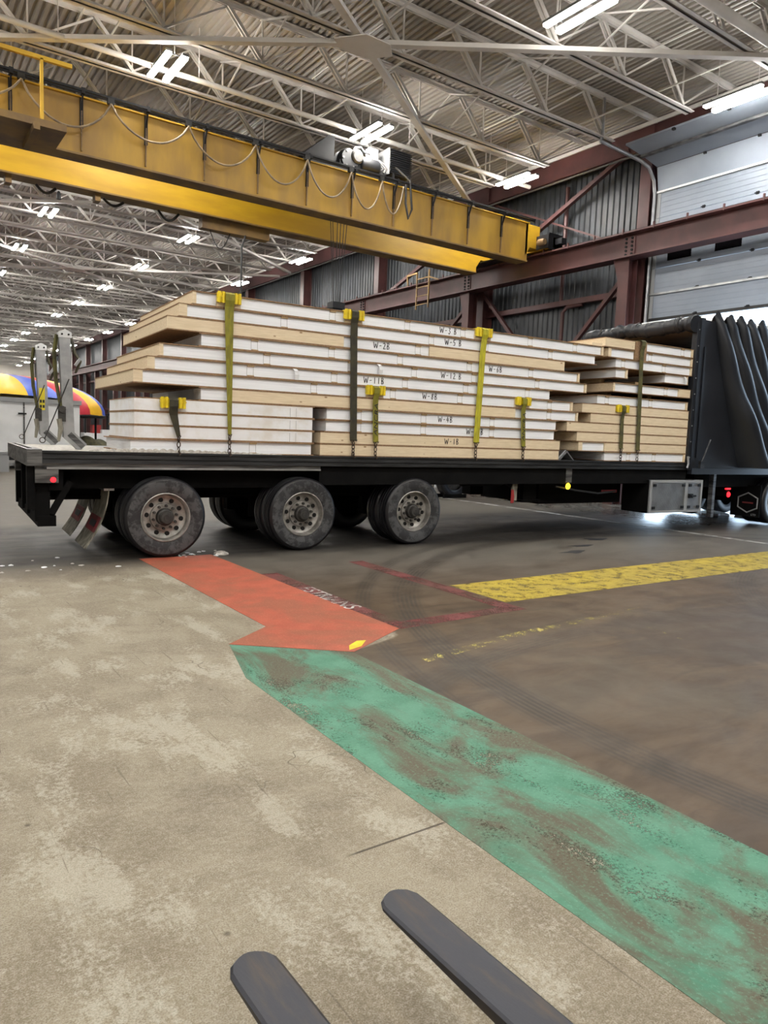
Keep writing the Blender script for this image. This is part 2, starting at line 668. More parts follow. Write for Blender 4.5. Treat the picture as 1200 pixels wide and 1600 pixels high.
def ibeam_z(x, y, z0, z1, d, w, tf=.025, tw=.02):
    """column: flanges face X"""
    m = MB()
    m.box(x - d / 2, x - d / 2 + tf, y - w / 2, y + w / 2, z0, z1)
    m.box(x + d / 2 - tf, x + d / 2, y - w / 2, y + w / 2, z0, z1)
    m.box(x - d / 2 + tf, x + d / 2 - tf, y - tw / 2, y + tw / 2, z0, z1)
    return m


for i, y in enumerate(COLS):
    if y > 108:
        continue
    yy = y + (.12 if abs(y - 12.51) < .1 else 0)
    part('steel_column', ibeam_z(16.32, yy, 0, 6.45, .36, .32), 'steel_red', wall)
    part('steel_column', ibeam_z(16.98, yy, 0, 10.0, .42, .34), 'steel_red', wall)
    m = MB()
    m.prism([(16.14, yy + .16, 6.45), (16.14, yy + .34, 6.45), (16.14, yy + .16, 5.9)], (.3, 0, 0))
    part('bracket', m, 'steel_red', wall)
for (z0, z1, x0, x1) in ((9.42, 10.02, 16.82, 16.88), (9.36, 9.42, 16.72, 16.98)):
    part('wall_girder', MB().box(x0, x1, YN, YF, z0, z1), 'steel_red', wall)
for z in (3.0, 5.72):
    part('girt', MB().box(17.05, 17.25, DY1 + .2, YF, z, z + .16), 'steel_red', wall)
part('girt', MB().box(17.05, 17.25, DY0, DY1 + .3, 8.95, 9.25), 'steel_red', wall)


def brace(p, q, w=.11):
    m = MB().bar(p, q, w, w * .9)
    part('diagonal_brace', m, 'steel_red', wall)


c0, c1, c2 = COLS[4] + .12, COLS[5], COLS[6]
brace((16.85, c0 + .6, 9.5), (16.85, c1 - .2, 7.1), .13)
brace((16.95, c1 - .3, 9.35), (16.95, c0 + .4, 6.95), .06)
brace((16.75, c0 + .15, 6.45), (16.75, c1 - .2, .4), .12)
brace((16.80, c1 - .15, 6.45), (16.80, c0 + .2, .4), .12)
brace((16.75, c1 + .15, 6.5), (16.75, c2 - .2, 2.), .12)
brace((16.85, c2 - .2, 7.1), (16.85, c1 + .4, 9.0), .13)
brace((16.80, c2 - .15, 6.45), (16.80, c1 + .2, 1.9), .12)
part('drain_pipe', MB().tube([(17.1, 15.6, 5.8), (17.1, 15.6, 9.2)], .06, 8), 'steel_red', wall)
part('drain_pipe', MB().tube([(16.98, 15.4, 0), (16.98, 15.4, 5.5), (17.05, 15.3, 5.66), (17.15, 14.8, 5.7)], .06, 8), 'steel_red', wall)
part('wall_rail', MB().bar((16.75, DY1, 9.3), (16.75, 60, 9.3), .03, .04), 'conduit_grey', wall)

# ------------------------------------------------------------------ roof joists
ZB = 9.09


def chord_pair(x0, x1, y, z, h=.085, up=True):
    m = MB()
    for s in (-1, 1):
        m.box(x0, x1, y + s * .018, y + s * .032, z, z + h) if s > 0 else m.box(x0, x1, y - .032, y - .018, z, z + h)
        zz = z + h - .014 if up else z
        if s > 0:
            m.box(x0, x1, y + .018, y + .11, zz, zz + .014)
        else:
            m.box(x0, x1, y - .11, y - .018, zz, zz + .014)
    return m


TOPZ = 9.96
BN = [14.77 - 2.03 * i for i in range(18)]
MID = -2.5
heavyR = MB().bar((-.76, .05, TOPZ), (0, .05, ZB + .04), .03, .07).bar((-.76, -.05, TOPZ), (0, -.05, ZB + .04), .03, .07).mesh('web', 'joist_white')
thinR = MB().bar((0, 0, ZB + .04), (1.27, 0, TOPZ), .03, .035).mesh('web', 'joist_white')
vert = MB().bar((0, 0, ZB + .04), (0, 0, TOPZ), .03, .03).mesh('web', 'joist_white')
heavyL = MB().bar((.76, .05, TOPZ), (0, .05, ZB + .04), .03, .07).bar((.76, -.05, TOPZ), (0, -.05, ZB + .04), .03, .07).mesh('web', 'joist_white')
thinL = MB().bar((0, 0, ZB + .04), (-1.27, 0, TOPZ), .03, .035).mesh('web', 'joist_white')
JY = [12.45 + 2.133 * k for k in range(-12, 46)]
for y in JY:
    near = 8.0 < y < 24.5
    if near:
        j = part('roof_joist', chord_pair(XL + .3, 16.95, y, TOPZ), 'joist_white', ceiling)
        part('bottom_chord', chord_pair(XL + 1.5, 15.1, y, ZB - .04, up=False), 'joist_white', j)
        for xb in BN:
            if xb < -3.5 or (y > 17 and xb < -1):
                continue
            right = xb > MID
            inst('web', heavyR if right else heavyL, (xb, y, 0), j)
            inst('web', thinR if right else thinL, (xb, y, 0), j)
            inst('web', vert, (xb, y, 0), j)
    else:
        m = chord_pair(XL + .3, 16.95, y, TOPZ)
        m2 = chord_pair(XL + 1.5, 15.1, y, ZB - .04, up=False)
        b = len(m.v)
        m.v += m2.v
        m.f += [tuple(q + b for q in f) for f in m2.f]
        for xb in BN:
            s = 1 if xb > MID else -1
            m.bar((xb - .76 * s, y, TOPZ), (xb, y, ZB + .04), .09, .07)
            m.bar((xb, y, ZB + .04), (xb + 1.27 * s, y, TOPZ), .03, .035)
            m.bar((xb, y, ZB + .04), (xb, y, TOPZ), .03, .03)
        part('roof_joist', m, 'joist_white', ceiling)
for xx in (13.6, 8.6, 3.6):
    part('bridging', MB().bar((xx, 2, TOPZ - .03), (xx, YF, TOPZ - .03), .035, .035), 'joist_white', ceiling)
    part('bridging', MB().bar((xx + .3, 2, ZB + .07), (xx + .3, YF, ZB + .07), .03, .03), 'joist_white', ceiling)
for xx in (11.6, 6.6):
    for k in range(-2, 8):
        y = 12.45 + 2.133 * k
        part('cross_bridging', MB().bar((xx, y, ZB + .06), (xx, y + 2.133, TOPZ - .03), .03, .03).bar((xx + .05, y, TOPZ - .03), (xx + .05, y + 2.133, ZB + .06), .03, .03), 'joist_white', ceiling)
# wind bracing below the joists, crossing at gusset plates
for k in range(0, 7):
    gy = 12.41 + 12.8 * k
    gx = 7.76
    for (dx, dy) in ((8.1, 6.05), (-8.1, -6.05), (8.1, -5.75), (-8.1, 6.15)):
        if dy < 0 and k > 0 and False:
            continue
        part('wind_brace', MB().bar((gx, gy, ZB - .09), (gx + dx, gy + dy, ZB - .09), .15, .085), 'joist_white', ceiling)
    part('gusset_plate', MB().prism([(gx - .6, gy + .12, ZB - .15), (gx - .2, gy - .38, ZB - .15), (gx + .35, gy - .36, ZB - .15), (gx + .62, gy - .05, ZB - .15), (gx + .3, gy + .36, ZB - .15), (gx - .3, gy + .38, ZB - .15)], (0, 0, .02)), 'joist_white', ceiling)
part('edge_angle', MB().bar((16.6, 0, ZR - .14), (16.6, YF, ZR - .14), .05, .09), 'joist_white', ceiling)


def pipe(name, pts, r, label, cat, mat='joist_white', seg=12):
    base = pts[0]
    return solo(name, MB().tube(pts, r, seg), mat, label, cat, base)


p1 = thing('sprinkler_pipe', 'white sprinkler pipe hung on rods beside the yellow crane', 'pipe', (1, 15.85, 9.0))
part('pipe', MB().tube([(-12, 15.9, 9.0), (15.8, 15.9, 9.0)], .055, 12), 'joist_white', p1)
for xx in (-2.6, .2, 3.0, 5.8, 8.6, 11.4, 14.2):
    part('hanger_rod', MB().tube([(xx, 15.9, 9.0), (xx, 15.9, ZR + .03)], .012, 6), 'joist_white', p1)
p2 = thing('sprinkler_main', 'thick white water main under the roof by the gate', 'pipe', (11, 7.7, 9.0))
part('pipe', MB().tube([(-12, 7.7, 9.0), (16.2, 7.7, 9.0)], .09, 14), 'joist_white', p2)
for xx in (8.3, 11.5, 14.6):
    part('hanger_rod', MB().tube([(xx, 7.7, 9.0), (xx, 7.7, ZR + .03)], .012, 6), 'joist_white', p2)

# ------------------------------------------------------------------ lamps
lamp = thing('ceiling_light', 'twin strip light with glowing lenses hung below the white roof joists', 'light', (0, 0, 8.86), group='strip lights in rows under the roof')
for q in (-.45, .45):
    part('crossbar', MB().box(-.22, .22, q - .012, q + .012, 8.955, 8.97), 'hole_black', lamp)
for s in (-1, 1):
    part('housing', MB().box(s * .165 - .062, s * .165 + .062, -.64, .64, 8.905, 8.955), 'conduit_grey', lamp)
    part('lens', MB().box(s * .165 - .055, s * .165 + .055, -.62, .62, 8.865, 8.905), 'lamp_lens', lamp)
for s in (-1, 1):
    part('hanger', MB().tube([(0, s * .45, 8.96), (0, s * .45, ZR + .02)], .008, 6), 'joist_white', lamp)
first = True
for ky in range(-3, 16):
    for x in (-10.0, -5.0, .0, 5.0, 10.0, 14.93):
        y = 9.12 + 6.43 * ky
        if (y > 14 and x < -1) or (y > 40 and x < 1):
            continue
        if ky < 0 and x < -6:
            continue
        o = lamp if first else copy_tree(lamp)
        first = False
        o.location = (x, y, 8.87)

# ------------------------------------------------------------------ sectional gate
door = struct('door_1', MB().box(16.9, 16.96, DY0, DY1 - .12, 4.95, 4.97), 'hole_black')
SH = .645
for k in range(5):
    z = 4.97 + k * SH
    m = MB().box(16.9, 16.95, DY0, DY1 - .12, z, z + SH - .012)
    s = part('section', m, 'door_white', door)
    for i in range(1, 5):
        zz = z + i * SH / 5
        part('rib', MB().box(16.892, 16.901, DY0, DY1 - .12, zz - .012, zz + .012), 'door_white', s)
    for yy in [DY1 - .12 - 1.35 * q for q in range(1, 5)]:
        part('hinge', MB().box(16.875, 16.9, yy - .035, yy + .035, z - .03, z + .035).cyl((16.87, yy - .06, z), (16.87, yy + .06, z), .014, 8), 'machine_black', s)
    part('end_stile', MB().box(16.885, 16.9, DY1 - .22, DY1 - .12, z, z + SH - .012), 'pale_grey', s)
    if k == 2:
        for yc in (11.53, 10.22, 8.9, 7.6):
            part('window_pane', MB().box(16.885, 16.9, yc - .335, yc + .335, z + .14, z + .46), 'glass_black', s)
part('strut', MB().box(16.84, 16.9, DY0, DY1 - .12, 5.56, 5.61), 'galvanised', door)
part('strut', MB().box(16.84, 16.9, DY0, DY1 - .12, 8.17, 8.22), 'white_paint', door)
part('bottom_seal', MB().box(16.88, 16.97, DY0, DY1 - .12, 4.9, 4.97), 'cable_black', door)
# sections rolling over into the roof
path = [(16.9, 8.2), (16.78, 8.82), (16.12, 8.95), (15.45, 9.03)]
for i in range(len(path) - 1):
    (xa, za), (xb, zb) = path[i], path[i + 1]
    d = V((xb - xa, 0, zb - za)).normalized()
    n = V((-d.z, 0, d.x)) * .05
    e = d * .008
    part('section', MB().prism([(xa + e.x, DY0, za + e.z), (xb - e.x, DY0, zb - e.z), (xb - e.x - n.x, DY0, zb - e.z - n.z), (xa + e.x - n.x, DY0, za + e.z - n.z)], (0, DY1 - .12 - DY0, 0)), 'door_white', door)
    if i > 1:
        part('strut', MB().box(xa - .05, xa + .05, DY0, DY1 - .12, za - .06, za + .0), 'rail_grey', door)
    for yy in [DY1 - .12 - 1.35 * q for q in range(1, 5)]:
        part('hinge', MB().box(xb - .035, xb + .035, yy - .035, yy + .035, zb - .05, zb), 'machine_black', door)
trk = [(16.86, DY1 - .04, 0), (16.86, DY1 - .04, 8.2), (16.8, DY1 - .04, 8.5), (16.55, DY1 - .04, 8.78), (16.2, DY1 - .04, 8.86), (14.6, DY1 - .04, 8.95)]
part('track', MB().tube(trk, .045, 8), 'galvanised', door)
part('jamb', MB().box(16.95, 17.25, DY1 - .14, DY1 + .02, 0, 8.3), 'concrete_dark', door)
part('jamb', MB().box(16.86, 17.25, DY0 - .12, DY0, 0, 8.3), 'concrete_dark', door)
part('track_hanger', MB().bar((14.65, DY1 - .04, 8.95), (14.65, DY1 - .04, 9.96), .05, .05), 'galvanised', door)

# ------------------------------------------------------------------ runway beam
run = thing('crane_runway_beam', 'long red steel crane beam carried on columns along the gate wall', 'beam', (16.2, 12.5, 6.42))
m = MB()
m.box(15.98, 16.42, YN + 1, YF - 1, 6.45, 6.49)
m.box(16.18, 16.22, YN + 1, YF - 1, 6.49, 7.04)
m.box(15.96, 16.44, YN + 1, YF - 1, 7.04, 7.08)
part('girder', m, 'steel_red', run)
part('crane_rail', MB().box(16.16, 16.24, YN + 1, YF - 1, 7.08, 7.16), 'dark_frame', run)
clipm = MB().box(-.03, .01, -.018, .018, -.06, .09).mesh('rail_clip', 'steel_red')
boltm = MB().cyl((0, 0, 0), (-.025, 0, 0), .034, 8).mesh('bolt', 'hole_black')
plate = MB().box(16.155, 16.18, -.17, .17, 6.5, 7.0)
for k in range(0, 60):
    y = 8.0 + k * .92
    inst('rail_clip', clipm, V((15.98, y, 7.08)) - BASE[run], run)
for y in COLS[4:10]:
    m = MB().box(16.15, 16.18, y - .17, y + .17, 6.5, 7.0)
    s = part('splice_plate', m, 'steel_red', run)
    for r in range(5):
        for c in (-1, 1):
            inst('bolt', boltm, V((16.15, y + c * .09, 6.55 + .1 * r)) - BASE[run], s)

# ------------------------------------------------------------------ overhead crane
cr = thing('overhead_crane', 'yellow double girder overhead crane with looped cables across the hall', 'crane', (9, 16.6, 6.75))
ZG0, ZG1 = 6.78, 7.86


def girder(y0, y1, x1, name, mat='crane_yellow'):
    m = MB()
    m.box(-14.6, x1, y0 + .06, y1 - .06, ZG0 + .025, ZG1 - .02)
    g = part(name, m, mat, cr)
    part('bottom_flange', MB().box(-14.6, x1 - .02, y0, y1, ZG0 - .01, ZG0 + .025), 'crane_dirty', g, 'grimy lower flange')
    part('top_flange', MB().box(-14.6, x1, y0, y1, ZG1 - .02, ZG1 + .005), 'crane_yellow', g)
    return g


g1 = girder(15.52, 15.98, 15.52, 'front_girder', 'crane_worn')
g2 = girder(17.62, 18.08, 15.45, 'rear_girder')
# end truck on the runway
m = MB()
m.box(16.02, 16.38, 15.05, 18.75, 7.17, 7.46)
et = part('end_truck', m, 'crane_yellow', cr)
for (y0, y1) in ((15.58, 15.92), (17.68, 18.02)):
    part('girder_end', MB().prism([(15.44, y0, 6.95), (15.62, y0, 7.2), (16.0, y0, 7.2), (16.0, y0, 7.84), (15.44, y0, 7.84)], (0, y1 - y0, 0)), 'crane_yellow', cr)
part('cover_plate', MB().box(15.55, 16.0, 15.9, 18.6, 7.09, 7.12), 'machine_black', et)
for y in (15.25, 18.5):
    part('wheel', MB().lathe([(.0, -.08), (.22, -.08), (.22, -.05), (.19, -.05), (.19, .05), (.22, .05), (.22, .08), (0, .08)], (16.2, y, 7.36), (1, 0, 0), 20), 'machine_black', et)
part('bumper', MB().box(16.1, 16.3, 14.8, 15.05, 7.26, 7.42), 'machine_black', et)
part('bumper_plate', MB().box(15.85, 16.4, 15.05, 15.08, 7.12, 7.56), 'machine_black', et)
part('side_plate', MB().box(15.82, 15.85, 15.05, 15.52, 7.14, 7.52), 'machine_black', et)
part('drive_gearbox', MB().lathe([(0, -.14), (.08, -.14), (.10, -.06), (.10, .08), (.06, .14), (0, .14)], (15.74, 15.25, 7.3), (0, 1, 0), 16), 'crane_dirty', et)
# festoon rail and brackets
part('festoon_rail', MB().box(-14, 15.6, 15.375, 15.425, 7.905, 7.945).box(-14, 15.6, 15.40, 15.42, 7.86, 7.90), 'machine_black', cr)
brm = MB().box(-.03, .03, -.005, .04, -.58, -.02).box(-.03, .03, -.17, .04, 0, .05).bar((0, .02, -.28), (0, -.1, .0), .03, .03).box(-.035, .035, -.16, -.09, .05, .11)
bme = brm.mesh('rail_bracket', 'machine_black')
stm = MB().box(-.012, .012, .0, .05, -1.0, -.02).mesh('stiffener', 'crane_dirty')
for i in range(-12, 12):
    xx = 2.11 + 1.235 * i
    if xx > 15.5:
        continue
    inst('rail_bracket', bme, V((xx, 15.54, 7.86)) - BASE[cr], cr)
    inst('stiffener', stm, V((xx, 15.535, 7.86)) - BASE[cr], cr)
clampx = [.55, 2.27, 3.85, 5.40, 6.90, 8.18, 9.36, 10.25, 10.9]
sag = [.5, .62, .52, .60, .68, .70, .76, .72]
for a, b_, s in zip(clampx, clampx[1:], sag):
    pts = []
    for i in range(15):
        u = i / 14
        pts.append((a + (b_ - a) * u, 15.36 - .03 * math.sin(math.pi * u), 7.80 - s * (1 - (2 * u - 1) ** 2) ** .8))
    cb = part('festoon_cable', MB().tube(pts, .021, 7), 'cable_tan', cr)
    part('cable_clamp', MB().box(a - .06, a + .06, 15.35, 15.44, 7.80, 7.9), 'cable_black', cb)
part('festoon_cable', MB().tube([(10.95, 15.34, 7.85), (10.95, 15.32, 7.4), (11.05, 15.32, 7.05), (11.15, 15.32, 7.3), (11.12, 15.4, 8.0), (10.8, 15.6, 8.3)], .03, 7), 'cable_black', cr)
# hoist trolley on the girders
tr = part('hoist_trolley', MB().box(8.35, 11.35, 15.75, 17.85, 7.95, 8.06), 'machine_black', cr)
m = MB().prism([(8.25, 15.75, 8.06), (9.1, 15.75, 8.06), (9.1, 15.75, 8.66), (8.95, 15.75, 8.66)], (0, .9, 0))
part('drum_cover', m, 'machine_black', tr)
part('drum', MB().lathe([(0, 0), (.25, 0), (.25, 1.5), (0, 1.5)], (9.6, 16.2, 8.32), (0, 1, 0), 24), 'machine_black', tr)
part('gearbox', MB().lathe([(0, 0), (.24, 0), (.27, .06), (.27, .2), (0, .2)], (9.62, 15.86, 8.30), (0, 1, 0), 20).box(9.35, 9.95, 15.9, 16.1, 8.06, 8.25), 'machine_black', tr)
part('flange_cover', MB().lathe([(0, -.04), (.13, -.04), (.17, 0), (.17, .06)], (9.82, 15.84, 8.40), (0, 1, 0), 18), 'hub_dark', tr)
for a in range(6):
    th = a * math.pi / 3
    part('bolt', MB().cyl((9.62 + .2 * math.cos(th), 15.84, 8.30 + .2 * math.sin(th)), (9.62 + .2 * math.cos(th), 15.87, 8.30 + .2 * math.sin(th)), .03, 8), 'conduit_grey', tr)
part('motor', MB().lathe([(0, 0), (.17, 0), (.19, .03), (.19, .5), (.15, .55), (0, .55)], (9.95, 15.95, 8.28), (1, 0, 0), 18), 'machine_black', tr)
part('motor_mount', MB().box(10.0, 10.6, 16.15, 16.2, 8.06, 8.34), 'conduit_grey', tr)
part('junction_box', MB().box(10.27, 10.53, 16.0, 16.2, 8.48, 8.78), 'conduit_grey', tr)
for q in range(3):
    part('conduit', MB().tube([(10.3 + .1 * q, 15.95, 8.5), (10.45 + .1 * q, 15.9, 8.42), (10.6 + .08 * q, 15.88, 8.3), (10.5 + .12 * q, 15.88, 8.2)], .025, 6), 'conduit_grey', tr)
part('conduit', MB().tube([(9.75, 16.0, 8.5), (9.85, 16, 8.66), (10.0, 16, 8.7), (10.1, 16, 8.62), (10.27, 16, 8.62)], .03, 6), 'conduit_grey', tr)
rb = part('resistor_bank', MB().box(10.82, 11.38, 15.8, 16.5, 8.2, 8.82), 'machine_black', tr)
for q in range(12):
    part('grid_plate', MB().box(10.76, 11.42, 15.77, 16.53, 8.23 + q * .05, 8.25 + q * .05), 'machine_black', rb)
part('side_grille', MB().box(10.74, 10.76, 15.8, 16.5, 8.2, 8.84), 'conduit_grey', rb)
part('lifting_eye', MB().tube([(10.9 + .05 * math.cos(t), 16.0, 8.87 + .05 * math.sin(t)) for t in [k * math.pi / 5 for k in range(10)]], .012, 6, True), 'galvanised', rb)
part('resistor_leg', MB().box(11.3, 11.36, 15.72, 15.78, 7.7, 8.25).box(10.84, 10.9, 15.78, 15.84, 8.06, 8.25), 'machine_black', rb)
# hoist ropes and hook block
for (a, b_) in ((9.6, 9.80), (9.68, 9.83), (9.86, 9.88), (9.98, 9.93), (10.1, 9.98), (10.22, 10.0)):
    part('hoist_rope', MB().tube([(a, 16.8, 7.95), (b_, 16.8, 5.0)], .011, 6), 'cable_black', cr)
hk = part('hook_block', MB().box(9.72, 10.08, 16.65, 16.95, 4.86, 5.02), 'machine_black', cr)
part('sheave', MB().lathe([(0, -.1), (.16, -.1), (.16, .1), (0, .1)], (9.9, 16.8, 4.86), (0, 1, 0), 18), 'machine_black', hk)
part('hook', MB().tube([(9.9 + .13 * math.cos(math.radians(a)), 16.8, 4.42 + .13 * math.sin(math.radians(a))) for a in range(90, -181, -30)] + [(9.77, 16.8, 4.47)], .04, 8), 'machine_black', hk)
part('hook_shank', MB().cyl((9.9, 16.8, 4.52), (9.9, 16.8, 4.86), .045, 10), 'machine_black', hk)
# service platform at the near side
pf = part('service_platform', MB().box(-1.2, 2.86, 14.45, 15.5, 6.74, 6.79), 'crane_dirty', cr)
part('platform_edge', MB().box(-1.2, 2.86, 14.45, 14.49, 6.79, 6.86), 'crane_dirty', pf)
part('platform_beam', MB().bar((2.35, 14.3, 6.68), (2.35, 15.5, 6.68), .1, .12), 'crane_dirty', pf)
part('hand_post', MB().bar((2.48, 14.6, 6.75), (2.48, 14.6, 7.92), .07, .05), 'crane_yellow', pf)
part('top_bar', MB().bar((-1, 14.6, 7.93), (2.98, 14.6, 7.93), .07, .07), 'crane_yellow', pf)
# things hung below the rear girder
pb = part('pendant_trolley', MB().box(6.6, 8.4, 17.75, 18.0, 6.5, 6.76), 'crane_dirty', cr)
part('pendant_cable', MB().tube([(7.75, 17.8, 6.6), (7.72, 17.75, 6.45), (7.62, 17.7, 6.2), (7.62, 17.7, 4.6)], .026, 7), 'cable_black', pb)
part('pendant_station', MB().box(7.52, 7.72, 17.62, 17.8, 1.75, 2.3), 'plastic_yellow', pb)
part('pendant_cable', MB().tube([(7.62, 17.7, 4.6), (7.62, 17.7, 2.3)], .026, 7), 'cable_black', pb)
for (a, b_, s) in ((5.55, 6.05, .2), (6.75, 7.15, .14), (7.3, 7.65, .14), (4.3, 4.75, .12), (2.9, 3.3, .14)):
    part('cable_loop', MB().tube([(a + (b_ - a) * u / 8, 17.85, 6.72 - s * math.sin(math.pi * u / 8)) for u in range(9)], .03, 6), 'cable_black', pb)
part('cable_loop', MB().tube([(6.8 + .6 * u / 10, 17.85, 6.6 - .5 * math.sin(math.pi * u / 10)) for u in range(11)], .012, 6), 'cable_black', pb)
for xx in (2.35, 4.15):
    part('flange_lug', MB().box(xx - .06, xx + .06, 17.7, 17.95, 6.6, 6.78), 'crane_dirty', g2)
part('warning_bell', MB().lathe([(0, .12), (.03, .1), (.045, 0), (.055, -.06), (0, -.06)], (3.35, 17.8, 6.55), (0, 0, 1), 12), 'machine_black', g2)
# ladder hanging off the far end
ld = thing('access_ladder', 'small yellow access ladder hanging at the red runway beam', 'ladder', (16.0, 21.0, 6.2))
for y in (21.35, 20.65):
    part('rail', MB().bar((15.9, y, 6.15), (15.9, y, 7.45), .05, .04), 'crane_dirty', ld)
for q in range(4):
    part('rung', MB().bar((15.9, 20.65, 6.3 + .3 * q), (15.9, 21.35, 6.3 + .3 * q), .03, .03), 'crane_dirty', ld)
part('hanger_arm', MB().bar((15.9, 21.35, 7.42), (15.95, 22.0, 7.42), .06, .06).bar((15.9, 20.65, 7.2), (15.98, 20.2, 7.05), .05, .05).bar((15.95, 22.0, 7.42), (15.98, 22.0, 7.06), .05, .05), 'crane_dirty', ld)

# ------------------------------------------------------------------ painted markings
def marking(name, poly, mat, label, z=.0015):
    b = (poly[0][0], poly[0][1], 0)
    return solo(name, MB().prism([(x, y, z - .001) for x, y in poly], (0, 0, .001)), mat, label, 'floor marking', b)


marking('painted_walkway', [(2.51, 8.72), (2.54, 5.27), (2.08, 4.94), (2.81, 4.35), (3.49, 4.73), (3.41, 8.72)], 'paint_orange', 'orange painted walkway strip with a notched end beside the trailer wheel', .003)
marking('painted_walkway', [(2.08, 4.925), (1.89, 4.2), (1.88, 2.7), (1.89, -6), (2.82, -6), (2.82, 2.2), (2.80, 4.35)], 'paint_green', 'worn green painted walkway strip running past the fork tips')
marking('painted_strip', [(5.03, 5.06), (15.9, 4.95), (15.9, 5.85), (5.03, 5.93)], 'paint_yellow', 'yellow painted floor strip pointing towards the gate')
marking('painted_line', [(12.08, 30), (12.2, 30), (12.62, 5.5), (12.5, 5.5)], 'paint_white', 'thin white line on the floor under the trailer')
marking('painted_line', [(4.78, 7.6), (4.98, 7.6), (5.0, 4.75), (4.80, 4.93)], 'paint_red', 'faded dark red line at the tip of the yellow strip', .0025)
marking('painted_line', [(3.5, 4.72), (4.99, 4.76), (4.80, 4.93), (3.52, 4.92)], 'paint_red', 'faded dark red line linking the orange and yellow strips', .002)
marking('painted_line', [(3.42, 7.3), (3.64, 7.3), (3.64, 4.92), (3.47, 4.78)], 'paint_red', 'faded dark red band under white lettering beside the orange strip', .0015)
wt = bpy.data.objects.new('floor_lettering', text_mesh('ESTRIANS', .25, 'paint_white', 'floor_lettering', .0004))
col.objects.link(wt)
wt.location = (3.53, 5.98, .0035)
wt.rotation_euler = (0, 0, -math.pi / 2)
wt.scale = (.92, 1, 1)
tag(wt, 'faded white lettering half covered by the orange strip', 'floor marking')
BASE[wt] = V(wt.location)
for i_, (sx, sy) in enumerate(((8.35, 7.05), (8.95, 7.45), (9.85, 7.9))):
    marking('oil_spot', [(sx + .22 * (1 + .5 * math.sin(3 * a + i_)) * math.cos(a), sy + .10 * (1 + .4 * math.sin(2 * a + 2 * i_)) * math.sin(a)) for a in [k * math.pi / 8 for k in range(16)]], 'ink', ('jagged black drip mark, nearest of three to the yellow strip', 'middle of three black drip marks beyond the yellow strip', 'smooth black drip mark closest to the trailer')[i_], .002)
marking('paint_flake', [(2.86, 4.50), (2.80, 4.40), (2.93, 4.44), (3.05, 4.56), (2.98, 4.58)], 'plastic_yellow', 'bright yellow paint splash on the orange strip corner', .0045)
marking('painted_line', [(5.62, 4.16), (5.44, 3.32), (5.41, 3.33), (5.59, 4.17)], 'paint_flakes', 'short pale yellow dash in the brown dirt')
marking('painted_line', [(3.15, 4.0), (3.1, 3.9), (4.3, 4.1), (6.2, 4.25), (6.2, 4.32), (4.3, 4.2)], 'paint_flakes', 'flaked yellow line crossing the tyre tracks')

# ------------------------------------------------------------------ the trailer
T = thing('flatbed_trailer', 'black three axle flatbed trailer with stacked panels and open side curtain', 'trailer', (6, 1.3, -1.27), TRAILER)
TE = 17.2
W = 2.6
part('deck', MB().box(.88, TE, .08, W - .08, -.06, 0), 'rail_grey', T)


def side_rail(n0, s):
    m = MB()
    for (a, b_, z0, z1) in ((0, .08, -.022, .0), (.02, .08, -.042, -.022), (.004, .08, -.082, -.042), (.022, .08, -.098, -.082), (0, .08, -.14, -.098)):
        m.box(.97, TE, n0 + s * a if s > 0 else n0 - b_, n0 + s * b_ if s > 0 else n0 - a, z0, z1)
    return m


part('side_rail', side_rail(0, 1), 'rail_dark', T)
part('side_rail', side_rail(W, -1), 'rail_dark', T)
part('rub_rail', MB().box(.97, 4.42, .03, .07, -.205, -.142), 'rail_grey', T, 'pale scuffed strip under the rear side rail')
part('rub_strip', MB().box(1.02, 4.42, .02, .03, -.205, -.182), 'galvanised', T)
part('rear_rail', MB().box(.82, .97, -.005, W + .005, -.17, .015), 'rail_grey', T)
for k in range(9):
    part('deck_slot', MB().box(.855, .9, .3 + k * .24, .45 + k * .24, .0151, .018), 'hole_black', T)
for n in (.75, 1.75):
    m = MB().box(1.0, 6.6, n, n + .16, -.62, -.58).box(6.6, 16, n, n + .16, -.46, -.42).box(1.0, 6.6, n + .06, n + .1, -.58, -.2).box(6.6, 16, n + .06, n + .1, -.42, -.2).box(1.0, 16, n, n + .16, -.2, -.16)
    part('main_beam', m, 'dark_frame', T)
for k in range(24):
    t = 1.3 + k * .65
    part('crossmember', MB().box(t, t + .05, .08, W - .08, -.20, -.06), 'dark_frame', T)
part('side_skirt', MB().box(4.42, 12.3, .06, .075, -.40, -.14), 'dark_frame', T)
part('side_skirt', MB().box(1.3, 4.42, .30, .315, -.45, -.2), 'dark_frame', T)
part('rear_cross', MB().box(1.05, 1.2, .1, W - .1, -.45, -.17), 'dark_frame', T)
# rear bumper and lamp bracket
for n in (.06, W - .2):
    lb = part('lamp_bracket', MB().box(.90, 1.14, n - .03, n + .14, -.36, -.17), 'rail_grey', T, 'rust stained lamp bracket')
    part('marker_lamp', MB().lathe([(.0, -.012), (.024, -.008), (.03, 0)], (1.085, n - .032, -.325), (0, 1, 0), 14), 'lamp_red', lb)
bp = part('rear_bumper', MB().box(.93, 1.12, .1, W - .1, -.86, -.74), 'dark_frame', T)
for n in (.12, .95, 1.55, W - .22):
    part('bumper_leg', MB().box(.90, 1.06, n, n + .1, -.8, -.17), 'dark_frame', bp)
    part('bumper_strut', MB().bar((1.08, n + .05, -.72), (1.28, n + .05, -.35), .07, .07), 'dark_frame', bp)
part('bumper_plate', MB().box(.82, .9, .06, .12, -.66, -.17), 'dark_frame', bp)
